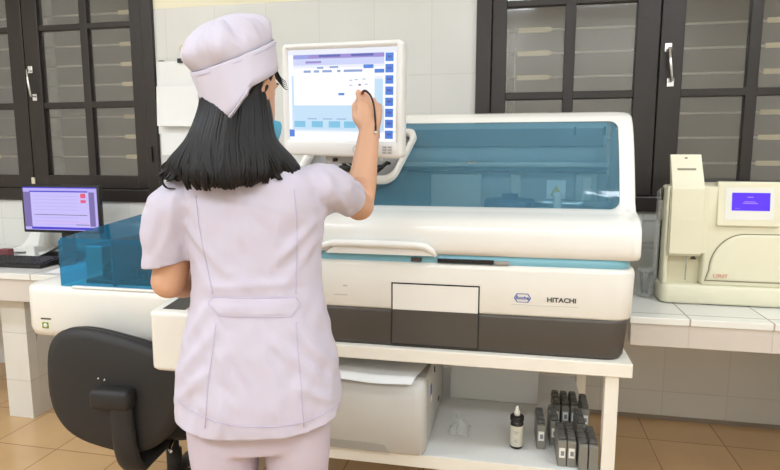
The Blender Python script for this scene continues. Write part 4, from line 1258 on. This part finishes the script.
# sewn details follow the cloth surface
Fv = 590.0
fw = Vector((-math.sin(YAW) * math.cos(PITCH), math.cos(YAW) * math.cos(PITCH), -math.sin(PITCH)))
rt = Vector((math.cos(YAW), math.sin(YAW), 0)); uv = rt.cross(fw)
def hit(px, py):
    d = PI_.to_3x3() @ (fw * Fv + rt * (px - 390) + uv * (235 - py)); o = PI_ @ Vector((0, 0, CAMH))
    loc, nor, *_ = bvh.ray_cast(o, d.normalized())
    if loc is None: return None
    if nor.dot(d) > 0: nor = -nor
    return loc, nor
def sewn(pts, w=.0011, lift=.0006, step=3.0):
    out = []
    for a, b in zip(pts, pts[1:]):
        m_ = max(1, int(math.dist(a, b) / step))
        for t in range(m_):
            h = hit(a[0] + (b[0] - a[0]) * t / m_, a[1] + (b[1] - a[1]) * t / m_)
            if h: out.append(h[0] + h[1] * lift)
    h = hit(*pts[-1])
    if h: out.append(h[0] + h[1] * lift)
    return out
for pts in ([(196, 196), (199, 225), (204, 252), (213, 294)], [(216, 323), (213, 350), (208, 385), (205, 428)], [(294, 190), (297, 220), (297, 250), (296, 294)], [(296, 322), (298, 350), (301, 385), (304, 427)]):
    p = sewn(pts)
    if len(p) > 2: obj('seam', G().tube(p, .0009, 6), M['clothseam'], tun)
p = []
for k in range(61):
    x = 177.5 + (343 - 177.5) * k / 60
    t = (x - 260.5) / 83
    h = hit(x, 427 - 27 * abs(t) ** 2.6)
    if h: p.append(h[0] + h[1] * .0005)
if len(p) > 3: obj('hem_stitch', G().tube(p, .0011, 6), M['clothseam'], tun)
# half belt across the back waist, pointed ends
gb = G(); nU, nV = 40, 8
grid = []
for i in range(nU + 1):
    for j in range(nV + 1):
        u, v = i / nU, j / nV
        x0 = 208 + 9 * v; x1 = 301 - 3 * v - (0 if v < .35 else 7 * (v - .35))
        if v < .35: x0 = 214 - 6 * (v / .35); x1 = 296 + 5 * (v / .35)
        else: x0 = 208 + 11 * (v - .35) / .65; x1 = 301 - 9 * (v - .35) / .65
        h = hit(x0 + (x1 - x0) * u, 297 + 1.0 * math.sin(u * PI) + v * 19 + u * .5)
        grid.append(h[0] + h[1] * (.0030 if 0 < i < nU and 0 < j < nV else .0008))
gb.add(grid, [[i * (nV + 1) + j, (i + 1) * (nV + 1) + j, (i + 1) * (nV + 1) + j + 1, i * (nV + 1) + j + 1] for i in range(nU) for j in range(nV)])
belt = obj('half_belt', gb, M['cloth'], tun)
edge = [grid[i * (nV + 1)] for i in range(nU + 1)] + [grid[nU * (nV + 1) + j] for j in range(1, nV + 1)] + [grid[i * (nV + 1) + nV] for i in range(nU - 1, -1, -1)] + [grid[j] for j in range(nV - 1, -1, -1)]
obj('belt_stitch', G().tube(edge, .0012, 6), M['clothseam'], belt)

# trousers
g = G()
g.loft([ring(0, 0, .70, .155, .105, 48, 2.4), ring(0, -.006, .80, .165, .112, 48, 2.3), ring(0, -.004, .92, .145, .095, 48), ring(0, 0, 1.02, .13, .085, 48)])
for s in (-1, 1):
    g.loft([ring(s * .082, -.004, .80, .082, .100, 32, 2.2), ring(s * .082, -.004, .68, .076, .094, 32, 2.2), ring(s * .080, 0, .56, .068, .082, 32), ring(s * .079, .002, .42, .063, .072, 32), ring(s * .078, -.004, .20, .060, .068, 32), ring(s * .078, -.006, .055, .062, .072, 32)])
me = fuse(g, .0065, 4, .5)
for v in me.vertices:
    c = v.co; v.co += v.normal * (.004 * noise.noise(Vector((c.x * 14, c.y * 14, c.z * 6))) + .003 * math.sin(c.z * 60 + 8 * noise.noise(c * 6)) * max(0, .3 - abs(c.z - .45)))
from_mesh('trousers', me, [M['trouser']], person)
for s in (-1, 1):
    g = G()
    g.loft([[Vector((s * .083 + x, y, z)) for x, y in rrect(-.042 + e, -.085 + e, .042 - e, .175 - e, (.035, .035, .04, .04), 6)] for z, e in ((.001, .004), (.004, 0), (.022, 0), (.026, .004))])
    g.loft([ring(s * .083, .045, .024, .040, .125, 28, 2.3), ring(s * .083, .035, .05, .038, .112, 28, 2.2), ring(s * .082, .0, .075, .036, .075, 28), ring(s * .080, -.02, .092, .036, .05, 28)])
    obj('shoe', g, M['shoe'], person)

# hair
g = G()
hr = []
for z, a, b, cy, cx in ((1.53, .056, .060, .0, -.028), (1.48, .064, .070, .0, -.030), (1.44, .070, .079, .0, -.033), (1.40, .076, .087, -.005, -.036), (1.365, .083, .096, -.016, -.039), (1.335, .089, .100, -.024, -.041), (1.31, .092, .098, -.030, -.043), (1.29, .080, .084, -.038, -.043), (1.280, .05, .06, -.045, -.043)):
    rr = []
    for k in range(48):
        t = 2 * PI * k / 48; s_ = math.sin(t)
        rr.append(Vector((cx + a * math.cos(t), cy + b * s_ * (1 if s_ < 0 else .25), z)))
    hr.append(rr)
g.loft(hr)
random.seed(11)
cxh = -.040
def sstep(a, b, x):
    t = min(1, max(0, (x - a) / (b - a))); return t * t * (3 - 2 * t)
j = lambda q: random.uniform(-q, q)
NCL = 70
for ci in range(NCL):
    lay = random.random()
    phc = R(-98 + 200 * ((ci * 0.6180339) % 1.0))
    side = abs(math.sin(phc)); fl_ = sstep(.62, .95, side); sg = 1 if phc > 0 else -1
    kf = .965 + .035 * lay
    wz = 1.279 + .010 * fl_ + j(.007) + (1 - lay) * .006
    dph4, a4 = j(.10), j(.005)
    curl = Vector((-math.sin(phc) * (.010 + .020 * random.random()) + j(.012), .003, -.010 - .004 * random.random()))
    if fl_ > .5 and random.random() < .5: curl = Vector((sg * .016 * random.random(), -.002, -.008))
    wid = R(7.5)
    for q in range(9):
        ph = phc + wid * (q - 4) / 4 * random.uniform(.7, 1.1); dl = j(.003)
        conv = .55
        def pt(a, b, cy, z, p): return Vector((cxh + a * math.sin(p), cy - b * math.cos(p), z))
        px_ = phc + (ph - phc) * conv
        P0 = pt(.062, .070, .0, 1.49, ph) + Vector((.008, 0, 0))
        P1 = pt(.074 * kf, .084 * kf, .0, 1.43, ph) + Vector((.006, 0, 0))
        P2 = pt((.086 + .004 * fl_) * kf, .101 * kf, -.010, 1.375, ph)
        P3 = pt((.098 + .028 * fl_) * kf + dl, (.112 - .012 * fl_) * kf + dl, -.016, 1.330, phc + (ph - phc) * .9 + dph4 * .4)
        P4 = pt((.102 + (.033 if sg < 0 else .033) * fl_) * kf + a4 + dl, (.116 - .022 * fl_) * kf + dl, -.020, wz + .018, px_ + dph4)
        P5 = P4 + curl * random.uniform(.7, 1.1) + Vector((0, 0, -.006))
        P6 = P5 + Vector((curl.x * .55, .002, curl.z * .15 - .001))
        r0 = random.uniform(.0030, .0046)
        pp = spline([P0, P1, P2, P3, P4, P5, P6], 24)
        n = len(pp)
        g.tube(pp, [r0 * (1 if i < n * .6 else max(.16, 1 - (i / n - .6) / .42)) for i in range(n)], 5)
for dx, rr_ in ((-.035, .0035), (-.05, .003), (-.02, .003)):   # locks flipping over the left shoulder
    g.tube(spline([Vector((-.10, -.03, 1.40)), Vector((-.128, -.035, 1.36)), Vector((-.155, -.04, 1.325)), Vector((-.178, -.045, 1.300 + dx * .2)), Vector((-.176 - dx * .2, -.055, 1.278 + dx * .1)), Vector((-.160 - dx * .2, -.06, 1.272))], 15), [rr_ * 1.6 * max(.2, 1 - i / 18) for i in range(16)], 6)
for k in range(5):   # loose wisps by the right temple
    g.tube(spline([Vector((.030, .05, 1.545 - k * .004)), Vector((.048, .06, 1.530 - k * .005)), Vector((.058 + k * .002, .068, 1.512 - k * .006)), Vector((.070 + k * .001, .075, 1.503 - k * .004))], 9), [.0022 * max(.2, 1 - i / 12) for i in range(10)], 5)
for k in range(26):  # hair at the temple, in front of and above the ear
    u = k / 25
    g.tube([TH @ Vector((.068, .025 - .06 * u, .075)), TH @ Vector((.0755, .020 - .06 * u, .045)), TH @ Vector((.0765, .0 - .05 * u, .015)), TH @ Vector((.072, -.03 - .03 * u, -.03))], [.003, .003, .0026, .001], 5)
obj('hair', g, M['hair'], person)

# cap: band turned up around a soft puffed crown
TC = Matrix.Translation((-.006, .026, 1.474)) @ Matrix.Rotation(R(-7), 4, 'Z') @ Matrix.Rotation(R(-15), 4, 'Y') @ Matrix.Rotation(R(-13), 4, 'Z') @ Matrix.Rotation(R(18), 4, 'X')
NC = 120
def cap_ring(t, rx, ry, edge=False, wob=0.0, sh=0.0):
    o = []
    for k in range(NC):
        a = 2 * PI * k / NC
        th = math.atan2(math.cos(a), -math.sin(a)) + R(50)     # 0 at the nape
        th = (th + PI) % (2 * PI) - PI
        tt = t
        if edge:
            tt = min(.024, tt + .018 - .058 * math.cos(th)) - .014 * math.exp(-((abs(math.degrees(th)) - 9) / 8) ** 2) + .030 * math.exp(-(math.degrees(th) / 4.0) ** 2)
        n_ = noise.noise(Vector((math.cos(a) * 2.2, math.sin(a) * 2.2, t * 22))) * wob + wob * .5 * noise.noise(Vector((math.cos(a) * 5 + 4, math.sin(a) * 5, t * 40)))
        o.append(Vector(((rx + n_) * math.cos(a), (ry + n_) * math.sin(a) + sh, tt + n_ * .5)))
    return o
g = G()
g.loft([cap_ring(.006, .0805, .1095, True, 0, -.026), cap_ring(.0, .0825, .1115, True, 0, -.026)] + [[a_.lerp(b_, u_) for a_, b_ in zip(cap_ring(0, .0825, .1115, True, 0, -.026), cap_ring(.079, .0915, .1085, False, .003))] for u_ in (.25, .5, .75)] + [cap_ring(.079, .0915, .1085, False, .003), cap_ring(.083, .0905, .1075, False, .003), cap_ring(.081, .087, .104, False, .003)], cap=False, T=TC)
band = obj('cap_band', g, M['capcloth'], person)
so = band.modifiers.new('thick', 'SOLIDIFY'); so.thickness = .0018; so.offset = -1
g = G()
g.loft([cap_ring(.072, .084, .101, False, .002), cap_ring(.084, .087, .103, False, .006), cap_ring(.098, .0895, .104, False, .011, -.002), cap_ring(.114, .0885, .102, False, .013, -.004), cap_ring(.130, .081, .094, False, .014, -.006), cap_ring(.143, .068, .081, False, .013, -.006), cap_ring(.152, .052, .062, False, .012, -.006), cap_ring(.158, .032, .038, False, .010, -.006), cap_ring(.160, .012, .013, False, .002, -.006)], cap=True, T=TC)
crown = obj('cap_crown', g, M['capcloth'], person)
ss = crown.modifiers.new('soft', 'SUBSURF'); ss.levels = 1; ss.render_levels = 1
g = G()
pts = [Vector((.0917 * math.cos(a), .1090 * math.sin(a), .0745)) for a in [2 * PI * k / 90 for k in range(91)]]
g.tube(pts, .0008, 5, T=TC)
obj('cap_stitch', g, M['clothseam'], band)

# stylus in the right hand with its black coiled cord
sty = thing('stylus_pen', PM @ V(.254, .40, 1.51), 'dark red stylus pen with black coiled cord held in the raised right hand', 'stylus')
def WP(p): return PM @ p
tip, tail = V(.251, .408, 1.4955), V(.258, .322, 1.509)
g = G()
g.tube([WP(tip), WP(tip.lerp(tail, .12)), WP(tip.lerp(tail, .2)), WP(tip.lerp(tail, .95)), WP(tail)], [.0010, .003, .004, .004, .003], 10)
obj('barrel', g, M['pen'], sty)
cp = spline([tail, V(.264, .312, 1.508), V(.275, .308, 1.497), V(.283, .302, 1.475), V(.286, .290, 1.445), V(.286, .274, 1.415), V(.285, .262, 1.402)], 60)
g = G()
m_ = len(cp); hel = []
for i in range(m_ * 4 - 4):
    u = i / 4; a, b = cp[int(u)], cp[min(int(u) + 1, m_ - 1)]
    c_ = a.lerp(b, u - int(u)); d_ = (b - a).normalized() if (b - a).length > 0 else Vector((0, 0, -1))
    e1 = d_.orthogonal().normalized(); e2 = d_.cross(e1)
    hel.append(WP(c_ + (e1 * math.cos(i * 1.05) + e2 * math.sin(i * 1.05)) * .0020))
g.tube([WP(c_) for c_ in cp], .0017, 6)
g.tube(hel, .0013, 5)
obj('coiled_cord', g, M['cord'], sty)
g = G(); g.ball(WP(V(.285, .259, 1.398)), .004, 10)
obj('cord_end', g, M['label'], sty)

# ------------------------------------------------------------------ light
def area(name, loc, size, energy, col=(1, 1, 1), rot=(0, 0, 0)):
    l = bpy.data.lights.new(name, 'AREA'); l.shape = 'RECTANGLE'; l.size, l.size_y = size; l.energy = energy; l.color = col
    o = bpy.data.objects.new(name, l); COL.objects.link(o); o.location = loc; o.rotation_euler = rot
    return o
for lx, ly, e in ((-2.7, .9, 30), (1.75, 1.0, 30), (-2.2, -1.15, 30), (-0.5, -1.25, 34), (1.2, -1.15, 30), (-3.6, -.6, 16)):
    area('ceiling_tube_light', (lx, ly, 3.12), (1.3, .3), e * 1.2, (.83, .92, 1))
w = bpy.data.worlds.new('World'); S.world = w; w.use_nodes = True
bg = w.node_tree.nodes['Background']; bg.inputs[0].default_value = (.75, .85, 1, 1); bg.inputs[1].default_value = 1.1
S.view_settings.view_transform = 'Standard'; S.view_settings.look = 'None'; S.view_settings.exposure = 0.0; S.view_settings.gamma = 1; S.view_settings.use_curve_mapping = False
S.cycles.max_bounces = 8; S.cycles.transparent_max_bounces = 16; S.cycles.use_denoising = True
